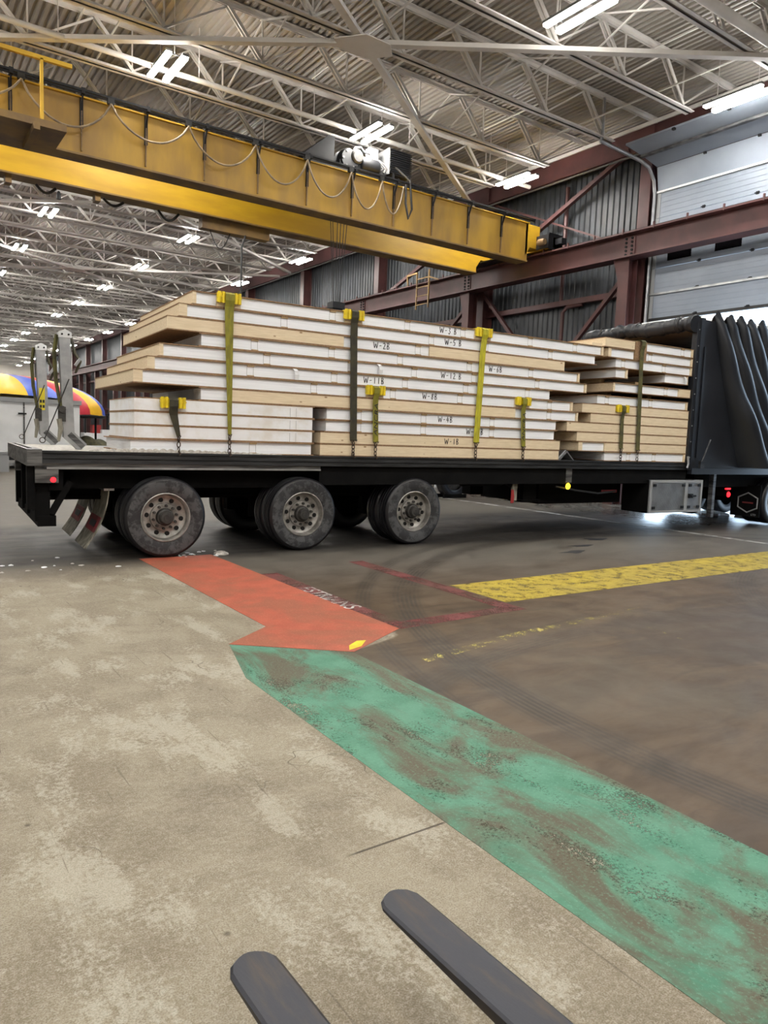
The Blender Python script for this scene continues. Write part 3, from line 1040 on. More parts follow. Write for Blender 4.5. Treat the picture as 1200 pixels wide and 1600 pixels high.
# mud flaps curving back
for (n, w, t0, t1) in ((.34, .74, 1.74, 1.52), (1.5, .74, 1.74, 1.52)):
    pts = []
    for i in range(9):
        u = i / 8
        pts.append((t0 - .24 * u ** 2.2 - .04 * u, n + w / 2, -.45 - .73 * u))
    fl = part('mud_flap', MB().ribbon(pts, [w] * 9, (0, 1, 0), .012), 'flap_dirty', T)
    m = MB()
    seg = [V(p) + V((-.009, 0, 0)) for p in pts[4:7]]
    m.ribbon(seg, [w * .82] * 3, (0, 1, 0), .004)
    part('flap_panel', m, 'flap_red', fl)
    c = pts[5]
    q0, q1 = V(pts[5]) * .6 + V(pts[4]) * .4, V(pts[5]) * .6 + V(pts[6]) * .4
    part('flap_badge', MB().ribbon([q0 + V((-.014, 0, 0)), q1 + V((-.014, 0, 0))], [w * .45] * 2, (0, 1, 0), .003), 'ink', fl)
    part('flap_bracket', MB().box(t0 - .06, t0 + .06, n, n + w, -.48, -.42), 'galvanised', fl)

# wheels: one built, the rest copied
RT = .493
prof_t = [(.292, .02), (.335, -.002), (.40, -.012), (.455, -.004), (.482, .012), (.493, .03), (.494, .06), (.484, .063), (.484, .074), (.494, .077), (.494, .12), (.484, .123), (.484, .134), (.494, .137), (.494, .18), (.484, .183), (.484, .194), (.494, .197), (.493, .24), (.482, .258), (.455, .27), (.40, .278), (.335, .27), (.292, .25)]


def wheel_parts(root, t, z, n):
    s = part('tire', MB().lathe(prof_t[:4], (t, n, z), (0, 1, 0), 56), 'tire_side', root)
    part('tread', MB().lathe(prof_t[3:], (t, n, z), (0, 1, 0), 56), 'tire_tread', s)
    part('rim', MB().lathe([(.296, .25), (.296, .03), (.302, .006), (.292, .0), (.280, .012), (.272, .05), (.262, .085), (.232, .10), (.20, .112), (.175, .105), (.168, .075), (.11, .07), (.11, .2)], (t, n, z), (0, 1, 0), 48), 'rim_steel', root)
    h = part('hub', MB().lathe([(.105, .1), (.105, .035), (.098, .02), (.082, .012), (.075, -.03), (.068, -.045), (.04, -.048), (.038, -.055), (0, -.055)], (t, n, z), (0, 1, 0), 28), 'hub_dark', root)
    for k in range(10):
        a = 2 * math.pi * k / 10 + .2
        part('lug_nut', MB().cyl((t + .141 * math.cos(a), n + .075, z + .141 * math.sin(a)), (t + .141 * math.cos(a), n + .035, z + .141 * math.sin(a)), .018, 6), 'hub_dark', root)
    for k in range(10):
        a = 2 * math.pi * k / 10 + .5
        cx, cz = t + .212 * math.cos(a), z + .212 * math.sin(a)
        part('hand_hole', MB().cyl((cx, n + .12, cz), (cx, n + .097, cz), .029, 12), 'hole_black', root)


HZ = -.787
wheels = []
for i, t in enumerate((2.34, 4.18, 5.98)):
    z = HZ - PT * (t - 2.34)
    nm = ('rear', 'middle', 'front')[i]
    if i == 0:
        wl = part('wheel_assembly', MB().cyl((t, .1, z), (t, W - .1, z), .07, 12), 'dark_frame', T)
    else:
        wl = part('wheel_assembly', MB().cyl((t, .1, z), (t, W - .1, z), .07, 12), 'dark_frame', T)
    wheels.append(wl)
    wheel_parts(wl, t, z, .02)
    m = MB().lathe(prof_t, (t, .33, z), (0, 1, 0), 40)
    part('inner_tire', m, 'tire_tread', wl)
    for n in (1.99, 2.31):
        part('far_tire', MB().lathe(prof_t, (t, n, z), (0, 1, 0), 40), 'tire_tread', wl)
        part('far_disc', MB().lathe([(0, .14), (.296, .14), (.296, .16), (0, .16)], (t, n, z), (0, 1, 0), 24), 'dark_frame', wl)
    for n in (.8, 1.8):
        part('spring_hanger', MB().box(t - .45, t - .3, n, n + .12, -.9, -.58).bar((t - .4, n + .06, -.85), (t + .15, n + .06, -.82), .1, .12), 'dark_frame', wl)
        part('air_bag', MB().lathe([(0, 0), (.13, .0), (.15, .08), (.13, .16), (.15, .22), (0, .22)], (t + .38, n + .06, -.82), (0, 0, 1), 16), 'dark_frame', wl)
# belly: air tanks, battery tray, landing gear and hanging bits
part('air_tank', MB().lathe([(0, 0), (.12, .0), (.15, .05), (.15, .85), (.12, .9), (0, .9)], (7.2, .55, -.32), (1, 0, 0), 18), 'dark_frame', T)
part('belly_box', MB().box(6.9, 8.2, .5, 2.1, -.44, -.2), 'dark_frame', T)
lg = part('landing_gear', MB().box(8.5, 8.8, .45, .7, -.70, -.2).box(8.42, 8.9, .4, .75, -.74, -.70), 'dark_frame', T)
part('gear_brace', MB().bar((8.6, .55, -.6), (7.9, .6, -.25), .07, .07), 'dark_frame', lg)
part('far_leg', MB().box(8.5, 8.8, 1.9, 2.15, -.74, -.2).bar((8.6, .55, -.5), (8.6, 2.0, -.5), .07, .07), 'dark_frame', lg)
part('pallet_rack', MB().box(9.0, 11.1, .6, 2.2, -.80, -.45), 'dark_frame', T)
part('marker_lamp', MB().lathe([(0, -.02), (.045, -.014), (.055, 0), (0, .0)], (9.12, .03, -.44), (0, 1, 0), 16), 'lamp_amber', T, 'glowing amber side lamp')
part('lamp_hanger', MB().box(9.08, 9.22, .05, .06, -.38, -.14), 'rail_grey', T)
part('reflector', MB().box(10.2, 10.6, .25, .26, -.58, -.53), 'flap_red', T)
part('hose', MB().tube([(8.9, .1, -.45), (9.4, .1, -.52), (10.0, .15, -.58), (10.5, .2, -.55)], .018, 6), 'cable_black', T)
part('hanging_strap', MB().ribbon([(8.05, .15, -.35), (8.02, .15, -.5), (8.05, .15, -.68)], [.1, .13, .07], (1, 0, 0), .01), 'flap_dirty', T)
part('hanging_rag', MB().ribbon([(7.98, .14, -.5), (7.99, .14, -.62), (7.98, .14, -.72)], [.05, .07, .06], (1, 0, 0), .01), 'pipe_red', T)
part('sheave_light', MB().box(10.6, 10.63, .2, .22, -.22, -.2), 'snow', T)
tb = part('tool_box', MB().box(11.2, 12.75, .02, .62, -.955, -.335), 'galvanised', T, 'checker plate tool box')
part('box_end', MB().box(11.185, 11.2, .02, .62, -.955, -.335), 'dark_frame', tb)
for (a, b_) in ((11.26, 12.22), (12.30, 12.70)):
    d = part('box_door', MB().box(a, b_, -.0, .02, -.91, -.385), 'tread_plate', tb)
    for (ha, hz) in ((a + .03, -.86), (a + .03, -.44), (b_ - .09, -.86), (b_ - .09, -.44)):
        part('hinge', MB().box(ha, ha + .07, -.02, 0, hz - .02, hz + .03), 'machine_black', d)
part('box_frame', MB().box(11.2, 12.75, -.01, .02, -.385, -.335).box(11.2, 12.75, -.01, .02, -.955, -.91).box(12.22, 12.30, -.01, .02, -.91, -.385).box(11.2, 11.26, -.01, .02, -.91, -.385).box(12.70, 12.75, -.01, .02, -.91, -.385), 'pale_grey', tb)
part('latch', MB().box(12.33, 12.43, -.045, 0, -.68, -.6).tube([(12.36, -.05, -.64), (12.5, -.05, -.64)], .018, 6), 'machine_black', tb)
part('frame_post', MB().box(13.32, 13.40, .15, .25, -1.1, -.15), 'blue_steel' if 'blue_steel' in MAT else 'rail_grey', T)
part('front_frame', MB().box(12.9, TE, .3, W - .3, -.5, -.15), 'dark_frame', T)
part('snow_clod', MB().grid(lambda u, v: (12.1 + .22 * u, .2 + .2 * v, -.28 + .09 * math.sin(math.pi * u) * math.sin(math.pi * v)), 6, 6), 'snow', T)

# rear stanchions
ST = thing('stake_post', 'tall galvanised stake post with strap and ratchet at the trailer corner', 'post', (1.3, .4, 0), TRAILER)


def stake(root, n, d):
    t0 = 1.28 + d
    part('tube', MB().bar((t0 + .02, n, .15), (t0 - .02, n, 1.3), .12, .12), 'galvanised', root)
    f = part('kicked_foot', MB().bar((t0 + .0, n, .20), (t0 + .17, n - .0, .03), .13, .12), 'galvanised', root)
    part('foot_rib', MB().bar((t0 + .02, n - .067, .19), (t0 + .17, n - .067, .04), .012, .06), 'rail_grey', f)
    c = part('cap', MB().prism([(t0 - .085, n - .07, 1.29), (t0 + .055, n - .07, 1.29), (t0 + .055, n - .07, 1.35), (t0 - .015, n - .07, 1.385), (t0 - .085, n - .07, 1.35)], (0, .14, 0)), 'white_paint', root)
    for s in (-1, 1):
        part('bolt', MB().cyl((t0 - .015 + s * .035, n - .07, 1.325), (t0 - .015 + s * .035, n - .085, 1.325), .011, 8), 'machine_black', c)
    part('strap', MB().ribbon([(t0 - .1, n - .02, 1.32), (t0 - .13, n - .03, 1.1), (t0 - .115, n - .03, .8), (t0 - .07, n - .07, .5)], [.05, .05, .05, .04], (.6, .8, 0), .02), 'strap_olive', root)
    part('strap', MB().ribbon([(t0 + .05, n - .03, 1.3), (t0 + .09, n - .05, 1.12), (t0 + .15, n - .05, 1.03), (t0 + .1, n - .02, .9)], .05, (.5, .8, .2), .015), 'strap_dark', root)
    part('buckle', MB().bar((t0 + .09, n - .07, .98), (t0 + .14, n - .07, 1.06), .05, .03), 'galvanised', root)
    r = part('ratchet', MB().box(t0 - .10, t0 - .02, n - .1, n - .06, .33, .5).lathe([(0, -.03), (.04, -.03), (.04, .03), (0, .03)], (t0 - .06, n - .09, .47), (0, 1, 0), 12), 'hub_dark', root)
    part('ratchet_handle', MB().tube([(t0 - .09, n - .09, .36), (t0 - .075, n - .09, .25), (t0 - .1, n - .09, .1)], [.03, .028, .016], 8), 'flap_dirty', r)
    part('pull_cord', MB().tube([(t0 + .02, n - .08, .82), (t0 - .12, n - .09, .45), (t0 - .25, n - .1, .12)], .006, 6), 'cable_black', root)
    part('cord_ring', MB().tube([(t0 - .27 + .03 * math.cos(a), n - .1, .11 + .03 * math.sin(a)) for a in [k * math.pi / 6 for k in range(12)]], .005, 6, True), 'chain', root)


stake(ST, .4, 0)
S2 = thing('stake_post', 'galvanised stake post with a yellow warning sticker beside the white trailer', 'post', (1.15, 2.25, 0), TRAILER)
stake(S2, 2.25, -.05)
stk = part('sticker', MB().box(1.185, 1.255, 2.18, 2.188, .48, .78), 'sticker_yellow', S2, 'yellow warning sticker')
for (a, b_) in ((.51, .55), (.58, .62)):
    for q in (1.19, 1.225):
        part('pictogram', MB().box(q, q + .025, 2.176, 2.18, a, b_), 'ink', stk)

# slush on the deck
def slush(u, v):
    t = 1.45 + 2.4 * u
    n = .0 + .022 * v
    e = math.sin(math.pi * min(1, max(0, u))) ** .4 * math.sin(math.pi * v) ** .5
    return (t, n, .002 + e * (.022 + .026 * abs(math.sin(37 * t + 110 * n) * math.sin(230 * n + 9 * t))) * (1.4 - u))


solo('slush', MB().grid(slush, 160, 8), 'slush', 'grey white slush lying on the rear trailer deck', 'slush', (1.45, .02, 0), TRAILER, kind='stuff')
solo('snow_patch', MB().grid(lambda u, v: (1.0 + .85 * u, .05 + 2.4 * v, .003 + .012 * math.sin(math.pi * u) * math.sin(math.pi * v)), 16, 16), 'slush', 'thin pale slush film around the stake posts', 'snow', (1.0, .7, 0), TRAILER, kind='stuff')

# ------------------------------------------------------------------ insulated panels
LH = .1632
SK = .0125


GLY = {'W': [[(0, 1), (.25, 0), (.5, .75), (.75, 0), (1, 1)]], '-': [[(.15, .45), (.8, .5)]],
       '1': [[(.5, 1), (.5, 0)]], '2': [[(.05, .8), (.4, 1), (.75, .75), (.1, 0), (.9, .05)]],
       '3': [[(.1, .95), (.75, .9), (.35, .55), (.8, .3), (.4, -.1), (.05, .1)]],
       '4': [[(.5, 1), (.05, .35), (.9, .4)], [(.65, .75), (.55, 0)]],
       '5': [[(.9, 1), (.2, .95), (.15, .55), (.7, .5), (.65, .05), (.05, 0)]],
       '6': [[(.7, 1), (.15, .45), (.25, 0), (.75, .1), (.7, .45), (.2, .4)]],
       '8': [[(.7, .9), (.2, .8), (.75, .3), (.4, 0), (.1, .25), (.8, .8), (.6, 1)]],
       '0': [[(.4, 1), (.05, .5), (.4, 0), (.8, .5), (.45, 1)]],
       'B': [[(.1, 1), (.1, 0), (.7, .1), (.7, .4), (.15, .52), (.65, .7), (.6, .97), (.1, 1)]]}


def handwriting(s, t, n, z, h):
    m = MB()
    for ch in s:
        if ch == ' ':
            t += h * .5
            continue
        w = h * (.85 if ch == 'W' else .55)
        for st in GLY[ch]:
            pts = [(t + p[0] * w, n, z + p[1] * h) for p in st]
            for a, b_ in zip(pts, pts[1:]):
                m.bar(a, b_, .009, .003, (0, 1, 0))
        t += w + h * .22
    return m


ORD = {}


def panel(t0, t1, z, segs, label, mark=None, n0=.025, n1=2.46, group=None, splines=(), left='lumber', right='lumber', dirty=False, h=LH, tape=(), blocks=()):
    """segs: (from, to, kind) along the near face"""
    P = thing('insulated_panel', label, 'panel', ((t0 + t1) / 2, n0, z), TRAILER, group)
    part('top_skin', MB().box(t0, t1, n0, n1, z + h - SK, z + h - .001), 'osb', P)
    part('bottom_skin', MB().box(t0, t1, n0, n1, z, z + SK), 'osb', P)
    fo = 'foam_dirty' if dirty else 'foam'
    rec = .004 if dirty else .028
    le = .006 if left == 'lumber' else (.035 if not dirty else .004)
    re = .006 if right == 'lumber' else .03
    part('foam_core', MB().box(t0 + le + (.045 if left == 'lumber' else 0), t1 - re - (.045 if right == 'lumber' else 0), n0 + rec, n1 - .03, z + SK, z + h - SK), fo, P)
    if left == 'lumber':
        part('end_plate', MB().box(t0 + .006, t0 + .05, n0 + .004, n1 - .004, z + SK, z + h - SK), 'lumber', P)
    if right == 'lumber':
        part('end_plate', MB().box(t1 - .05, t1 - .006, n0 + .004, n1 - .004, z + SK, z + h - SK), 'lumber', P)
    for (a, b_, mat) in segs:
        part('edge_plate', MB().box(a, b_, n0 + .003, n0 + .045, z + SK, z + h - SK), mat, P)
    for t in splines:
        s = part('spline', MB().box(t - .045, t + .045, n0 + .008, n0 + .05, z + h - SK - .02, z + h - SK), 'lumber_dark', P)
        part('spline_foot', MB().box(t - .04, t + .045, n0 + .008, n0 + .05, z + SK, z + SK + .012), 'lumber_dark', s)
        for q in (-.046, .041):
            part('seam', MB().box(t + q - .002, t + q + .002, n0 + rec - .001, n0 + .05, z + SK, z + h - SK - .02), 'pale_grey', s)
    for t in tape:
        part('tape_tab', MB().ribbon([(t, n0 + .004, z + h - .01), (t + .05, n0 - .012, z + h - .03), (t + .06, n0 - .016, z + h * .5), (t + .05, n0 - .01, z + .012)], .05, (1, 0, .0), .003) if False else MB().ribbon([(t, n0 + .004, z + h - .008), (t + .02, n0 - .02, z + h * .75), (t + .03, n0 - .026, z + h * .45), (t + .03, n0 - .012, z + .01)], .055, (1, 0, 0), .004), 'white_paint', P)
    if mark:
        s, t, mat_n = mark
        part('marker_writing', handwriting(s, t, n0 + mat_n, z + .045, .085), 'ink', P, 'handwritten ' + s, 'stuff')
    return P


G1, G2, G3 = 'long panels of the tall stack', 'short panels stacked at the trailer tail', 'panels stacked under the curtain'
tall = [
    (2.64, 9.77, [(2.94, 3.25, 'lumber'), (4.73, 5.0, 'lumber'), (6.96, 7.27, 'lumber')], 'long white foam panel marked W-3 B, topmost of the tall stack', ('W-3 B', 6.32, .024), (4.55, 5.75, 6.75, 8.1, 9.1)),
    (2.48, 9.62, [(2.49, 2.58, 'lumber')], 'long white foam panel marked W-5 B, second from the top', ('W-5 B', 6.42, .024), (3.85, 6.18, 7.2, 8.55)),
    (2.34, 8.87, [(2.345, 4.72, 'lumber'), (6.14, 8.865, 'lumber')], 'panel marked W-2B edged with two pale lumber lengths', ('W-2B', 5.2, .024), (5.95,)),
    (2.73, 9.24, [], 'long white foam panel marked W-6B, just under the lumber edged W-2B panel', ('W-6B', 7.28, .024), (4.55, 5.65, 6.9, 8.15, 3.45)),
    (2.25, 9.42, [(2.255, 2.27, 'lumber')], 'long white foam panel marked W-12 B with an overhanging left end', ('W-12 B', 6.38, .024), (3.62, 4.85, 5.9, 7.0, 8.3)),
    (2.11, 8.62, [(2.115, 2.20, 'lumber')], 'long white foam panel marked W-11B', ('W-11B', 5.06, .024), (3.4, 4.6, 5.75, 6.85, 8.1)),
    (1.95, 9.12, [(1.955, 2.06, 'lumber'), (5.10, 5.38, 'lumber'), (7.83, 8.15, 'lumber')], 'long white foam panel marked W-8B reaching farthest out over the tail', ('W-8B', 6.06, .024), (4.3, 5.55, 6.75, 8.6)),
    (2.73, 9.26, [(3.14, 7.85, 'lumber')], 'panel with one very long pale lumber edge, carrying the tall stack', None, (8.6,)),
]
for i, (a, b_, segs, lab, mk, spl) in enumerate(tall):
    z = (11 - i) * LH
    tp = {4: (5.28,), 5: (4.0,)}.get(i, ())
    pn = panel(a, b_, z, segs, lab, mk, n1=2.46 + (.25 if i < 2 else 0), splines=spl, tape=tp, left='lumber' if i not in (3, 7) else 'foam', right='lumber' if i not in (1, 5) else 'foam')
for i in range(4):
    a = 1.96 if i < 3 else 1.89
    panel(a, 4.31, (3 - i) * LH, [], ('topmost short white foam panel at the trailer tail, under a strap', 'second short white foam panel from the top at the trailer tail', 'third short white foam panel from the top at the trailer tail', 'lowest short white foam panel at the trailer tail, resting on the deck')[i], None, n1=1.5, left='foam', right='foam', dirty=i < 3, splines=(4.0,) if i < 3 else (3.45,))
low = [
    (4.47, 8.80, [], 'white foam panel marked W-4B in the lower stack', ('W-4B', 6.36, .024), (5.0, 6.1, 7.4), 'foam'),
    (4.46, 8.77, [], 'white foam panel marked W-10B in the lower stack', ('W-10B', 6.9, .024), (5.0, 6.1, 7.4), 'foam'),
    (4.40, 8.87, [(4.405, 8.865, 'lumber')], 'lumber edged panel marked W-1B near the deck', ('W-1B', 6.48, .001), (), 'lumber'),
    (4.40, 8.86, [(4.405, 8.855, 'lumber')], 'unmarked lumber edged panel resting on the deck below W-1B', None, (), 'lumber'),
]
for i, (a, b_, segs, lab, mk, spl, e) in enumerate(low):
    panel(a, b_, (3 - i) * LH, segs, lab, mk, splines=spl, left=e, right=e)

front = [
    (9.80, 12.2, 1.965, [(9.805, 10.55, 'lumber')], 'topmost panel under the rolled black curtain', (11.9,), 2.46),
    (9.88, 12.2, 1.795, [(9.885, 9.96, 'lumber')], 'second panel from the top under the rolled curtain', (11.0,), 2.46),
    (10.08, 12.2, 1.628, [], 'third panel from the top under the rolled curtain', (10.3, 11.4), 2.46),
    (10.10, 10.42, 1.455, [], 'short offcut panel with a gap to its right', (), 2.46),
    (11.42, 12.1, 1.455, [], 'short white block panel with a tape tab beside the curtain post', (), 2.46),
    (10.06, 12.2, 1.215, [(11.85, 12.19, 'lumber')], 'white panel above the open gap beside the curtain', (10.8, 11.5), 2.46),
    (9.68, 12.15, 6 * LH, [], 'white panel resting on the lumber edged pile by the curtain', (9.95, 11.1), 2.46),
    (9.33, 12.2, 5 * LH, [(9.335, 12.19, 'lumber')], 'uppermost lumber edged panel of the pile by the curtain', (), 2.46),
    (9.55, 12.2, 4 * LH, [(9.555, 12.19, 'lumber')], 'second lumber edged panel of the pile by the curtain', (), 2.46),
    (9.00, 12.2, 3 * LH, [(9.005, 12.19, 'lumber')], 'lumber edged panel sticking farthest left in the pile by the curtain', (), 2.46),
    (9.25, 12.2, 2 * LH, [(9.255, 12.19, 'lumber')], 'fourth lumber edged panel of the pile by the curtain', (), 2.46),
    (9.30, 12.2, LH, [(9.305, 9.4, 'lumber'), (9.95, 12.19, 'lumber')], 'lumber edged panel with a short white foam window', (), 2.46),
    (9.95, 12.2, .0, [], 'white foam panel at the bottom of the pile by the curtain', (10.6, 11.3), 2.46),
]
for (a, b_, z, segs, lab, spl, n1) in front:
    lum = len(segs) == 1 and segs[0][0] < a + .02 and segs[0][1] > b_ - .2
    panel(a, b_, z, segs, lab, None, n1=n1, splines=spl, left='lumber' if lum or segs else 'foam', right='lumber' if not lum else 'foam', tape=(11.98,) if 'tape tab' in lab else ())
# bearers between layers
for (t, n, z, h_, lab) in ((11.0, .3, 1.395, .06, 'thin wooden bearer in the gap beside the curtain'), (10.2, .4, 1.395, .06, 'thin wooden bearer under the short offcut panel'), (10.4, .4, 7 * LH, 1.215 - 7 * LH, 'flat wooden spacer under the white panel by the gap'), (11.5, .4, 7 * LH, 1.215 - 7 * LH, 'flat wooden spacer near the curtain post')):
    solo('wood_bearer', MB().box(t - .05, t + .05, n, 2.3, z, z + h_), 'lumber_dark', lab, 'timber', (t, n, z), TRAILER)
for (a, b_, z, lab) in ((9.5, 9.74, 1.959, 'loose lumber block on top of the tall stack'),):
    solo('lumber_block', MB().box(a, b_, .05, .4, z, z + .05), 'lumber', lab, 'timber', (a, .05, z), TRAILER)
# metal cradle on the deck between the stacks
ck = thing('edge_guard', 'grey ribbed metal edge guard lying on the deck between the stacks', 'edge guard', (9.15, .2, 0), TRAILER)
part('plate', MB().prism([(8.93, .1, 0), (9.12, .1, .16), (9.3, .1, 0), (9.27, .1, 0), (9.12, .1, .13), (8.97, .1, 0)], (0, .5, 0)), 'galvanised', ck)
for k in range(3):
    part('rib', MB().bar((8.93, .15 + .2 * k, .01), (9.12, .15 + .2 * k, .17), .03, .02).bar((9.12, .15 + .2 * k, .17), (9.3, .15 + .2 * k, .01), .03, .02), 'galvanised', ck)

# ------------------------------------------------------------------ straps
linkm = None


def strap(tt, tb, ztop, zend, mat, label, inner=False, text=None, w=.105, wend=None, far=2.72):
    S = thing('cargo_strap', label, 'strap', (tb, -.01, 0), TRAILER)
    nn = -.004
    wend = wend or w
    pts = [(tt, .5 if inner else far, ztop + .004)]
    ws = [w]
    if not inner:
        pts = [(tt, far + .03, .2), (tt, far + .02, ztop - .05), (tt, far - .05, ztop + .008)]
        ws = [w] * 3
    pts += [(tt, .1, ztop + .008), (tt, -.02, ztop + .006), (tt, -.045, ztop - .015), (tt, -.045, ztop - .09), (tt, nn - .012, ztop - .16)]
    ws += [w] * 5
    k = 8
    for i in range(1, k + 1):
        u = i / k
        pts.append((tt + (tb - tt) * u, nn, ztop - .16 + (zend - ztop + .16) * u))
        ws.append(w + (wend - w) * u)
    part('webbing', MB().ribbon(pts, ws, (1, 0, 0), .006), mat, S)
    # chain down to the rail
    n = max(2, int((zend - .0) / .052))
    m = MB()
    for i in range(n):
        zc = zend - .035 - i * (zend + .0) / (n + .3)
        ring = []
        for a in range(10):
            th = 2 * math.pi * a / 10
            x_, z_ = .02 * math.cos(th), .034 * math.sin(th)
            ring.append((tb + (x_ if i % 2 else x_ * .25), nn - (0 if i % 2 else x_), zc + z_))
        m.tube(ring, .0065, 5, True)
    part('chain', m, 'chain', S)
    part('end_ring', MB().tube([(tb - wend / 2, nn - .01, zend + .01), (tb + wend / 2, nn - .01, zend + .01), (tb, nn - .01, zend - .06)], .008, 6, True), 'chain', S)
    part('rail_hook', MB().tube([(tb, nn, .03), (tb + .02, nn - .02, -.01), (tb - .0, nn - .02, -.03)], .01, 6), 'chain', S)
    if text:
        me = text_mesh(text, .088, 'ink', 'strap_lettering', .0008, .2)
        o = inst('strap_lettering', me, (0, 0, 0), S)
        zc = text_z[text_i[0]]
        u = (ztop - zc) / (ztop - zend)
        o.matrix_local = M.Translation(V((tt + (tb - tt) * u, nn - .012, zc)) - BASE[S]) @ M.Rotation(math.radians(-90), 4, 'Y') @ M.Rotation(math.radians(90), 4, 'X')
        o.scale = (1.5, .95, 1)
    return S


def protector(tt, z, label):
    P = thing('corner_protector', label, 'corner guard', (tt, 0, z), TRAILER)
    part('angle', MB().prism([(tt - .15, .11, z + .001), (tt - .15, .11, z + .01), (tt - .15, -.02, z + .01), (tt - .15, -.02, z - .10), (tt - .15, .024, z - .10), (tt - .15, .024, z + .001)], (.3, 0, 0)), 'plastic_yellow', P)
    for s in (-1, 1):
        for q in (.08, .13):
            part('lobe', MB().cyl((tt + s * q, -.018, z + .022), (tt + s * q, -.018, z - .11), .021, 10), 'plastic_yellow', P)
        part('ridge', MB().box(tt + s * .105 - .05, tt + s * .105 + .05, -.03, .02, z - .045, z - .025), 'plastic_yellow', P)


text_i = [0]
text_z = [.52]
Z12 = 12 * LH
strap(3.09, 3.12, Z12 + .012, .24, 'strap_mustard', 'mustard strap over the tall stack nearest the trailer tail', w=.115, wend=.045)
protector(3.09, Z12, 'yellow corner guard under the strap nearest the trailer tail')
strap(4.85, 4.90, Z12 + .012, .215, 'strap_dark', 'dark oily strap over the middle of the tall stack', w=.105)
protector(4.85, Z12, 'yellow corner guard under the dark oily strap')
strap(7.11, 7.06, Z12 + .012, .24, 'strap_yellow', 'bright yellow strap crossing the W-3 B and W-1B panels', w=.105)
protector(7.11, Z12, 'yellow corner guard under the bright yellow strap by W-3 B')
strap(5.23, 5.26, 6 * LH - .004, .20, 'strap_mustard', 'short mustard lettered strap below the W-11B panel', True, w=.085, text='ANCRA')
protector(5.23, 6 * LH - .006, 'yellow corner guard below the W-11B panel')
text_z[0] = .52
strap(7.98, 8.03, 6 * LH - .004, .20, 'strap_mustard', 'short mustard lettered strap right of the W-8B panel mark', True, w=.085, text='ANCRA')
protector(7.98, 6 * LH - .006, 'yellow corner guard on the short lettered strap')
strap(2.41, 2.48, 4 * LH - .004, .2, 'strap_dark', 'short dark strap over the foam panels at the trailer tail', True, w=.105, wend=.045, )
protector(2.41, 4 * LH - .006, 'yellow corner guard on the foam panels at the tail')
strap(10.70, 10.78, 2.14, .2, 'strap_olive', 'olive strap over the pile under the curtain', w=.10)
strap(10.31, 10.34, 6 * LH - .004, .22, 'strap_olive', 'short olive strap on the lumber edged pile under the curtain', True, w=.085)
protector(10.31, 6 * LH - .006, 'yellow corner guard on the lumber edged pile by the curtain')
solo('strap_board', MB().box(10.56, 10.86, .02, .06, 1.80, 2.13), 'osb', 'pale board standing behind the olive strap by the curtain', 'board', (10.7, .02, 1.8), TRAILER)

# ------------------------------------------------------------------ rolling curtain
CU = thing('rolling_curtain', 'black accordion tarp curtain pushed to the front of the trailer', 'tarp', (12.4, 0, 0), TRAILER)


def fold(ph):
    f = ph - math.floor(ph)
    return math.sin(math.pi * f) ** .6


BOWS = [12.80, 13.17, 13.50, 13.86, 14.23, 14.6, 14.97, 15.34, 15.71, 16.08, 16.45]
part('side_sheet', MB().grid(lambda u, v: (12.34 + 4.8 * u, -.012 - .02 * math.sin(9 * u) * v, 2.70 - 2.83 * v), 30, 8), 'tarp', CU)
for i, tb_ in enumerate(BOWS):
    def lobe(u, v, tb_=tb_, i=i):
        """one slack fold hanging from a bow, swinging forward lower down"""
        zt, zb_ = 2.90 - .02 * (i % 2), -.08 + min(.32, .12 * i)
        z = zt + (zb_ - zt) * v
        a = math.pi * u
        d = (2.9 - z) / 2.9
        lean = 1.25 * d ** 1.15
        wd_ = .11 + .30 * d
        pr_ = (.05 + .33 * d ** .8) * min(1, v * 9 + .25)
        hump = 1 - .6 * abs(math.cos(a)) ** 3
        if v < .08:
            z -= (1 - hump) * .16 * (1 - v / .08)
        skew = .55 * d
        t = tb_ + lean - wd_ * math.cos(a) * (1 - .35 * d) + skew * wd_ * math.sin(a)
        n_ = -.014 - pr_ * math.sin(a) ** .75 + .02 * math.sin(5 * z + 2 * i) * math.sin(a)
        if i == 0 and z < 1.3:
            n_ -= .05 * math.sin((1.3 - z) * 2.2) * math.sin(a)
        return (t, n_, z)
    mb = MB().grid(lobe, 18, 36)
    mb.smooth = True
    part('slack_fold', mb, 'tarp', CU)
mb = MB().grid(lambda u, v: (12.34 + 4.8 * u, W + .012, 2.70 - 2.83 * v), 4, 4)
part('far_sheet', mb, 'tarp', CU)


def roof_pt(u, v):
    s = 12.28 + 4.85 * u
    ph = (s - 12.62) / .37
    z = 2.70 + (.15 * fold(ph) if ph > 0 else 0)
    return (s, -.0 + W * v, z + .03 * math.sin(math.pi * v))


mb = MB().grid(roof_pt, 160, 8)
part('roof_sheet', mb, 'white_paint', CU, 'white roof sheet')
part('roof_liner', MB().box(12.25, TE, .06, W - .06, 2.52, 2.56), 'liner', CU)
for k in range(8):
    t = 12.3 + k * .42
    part('bow', MB().box(t, t + .05, .04, W - .04, 2.56, 2.68), 'galvanised', CU)
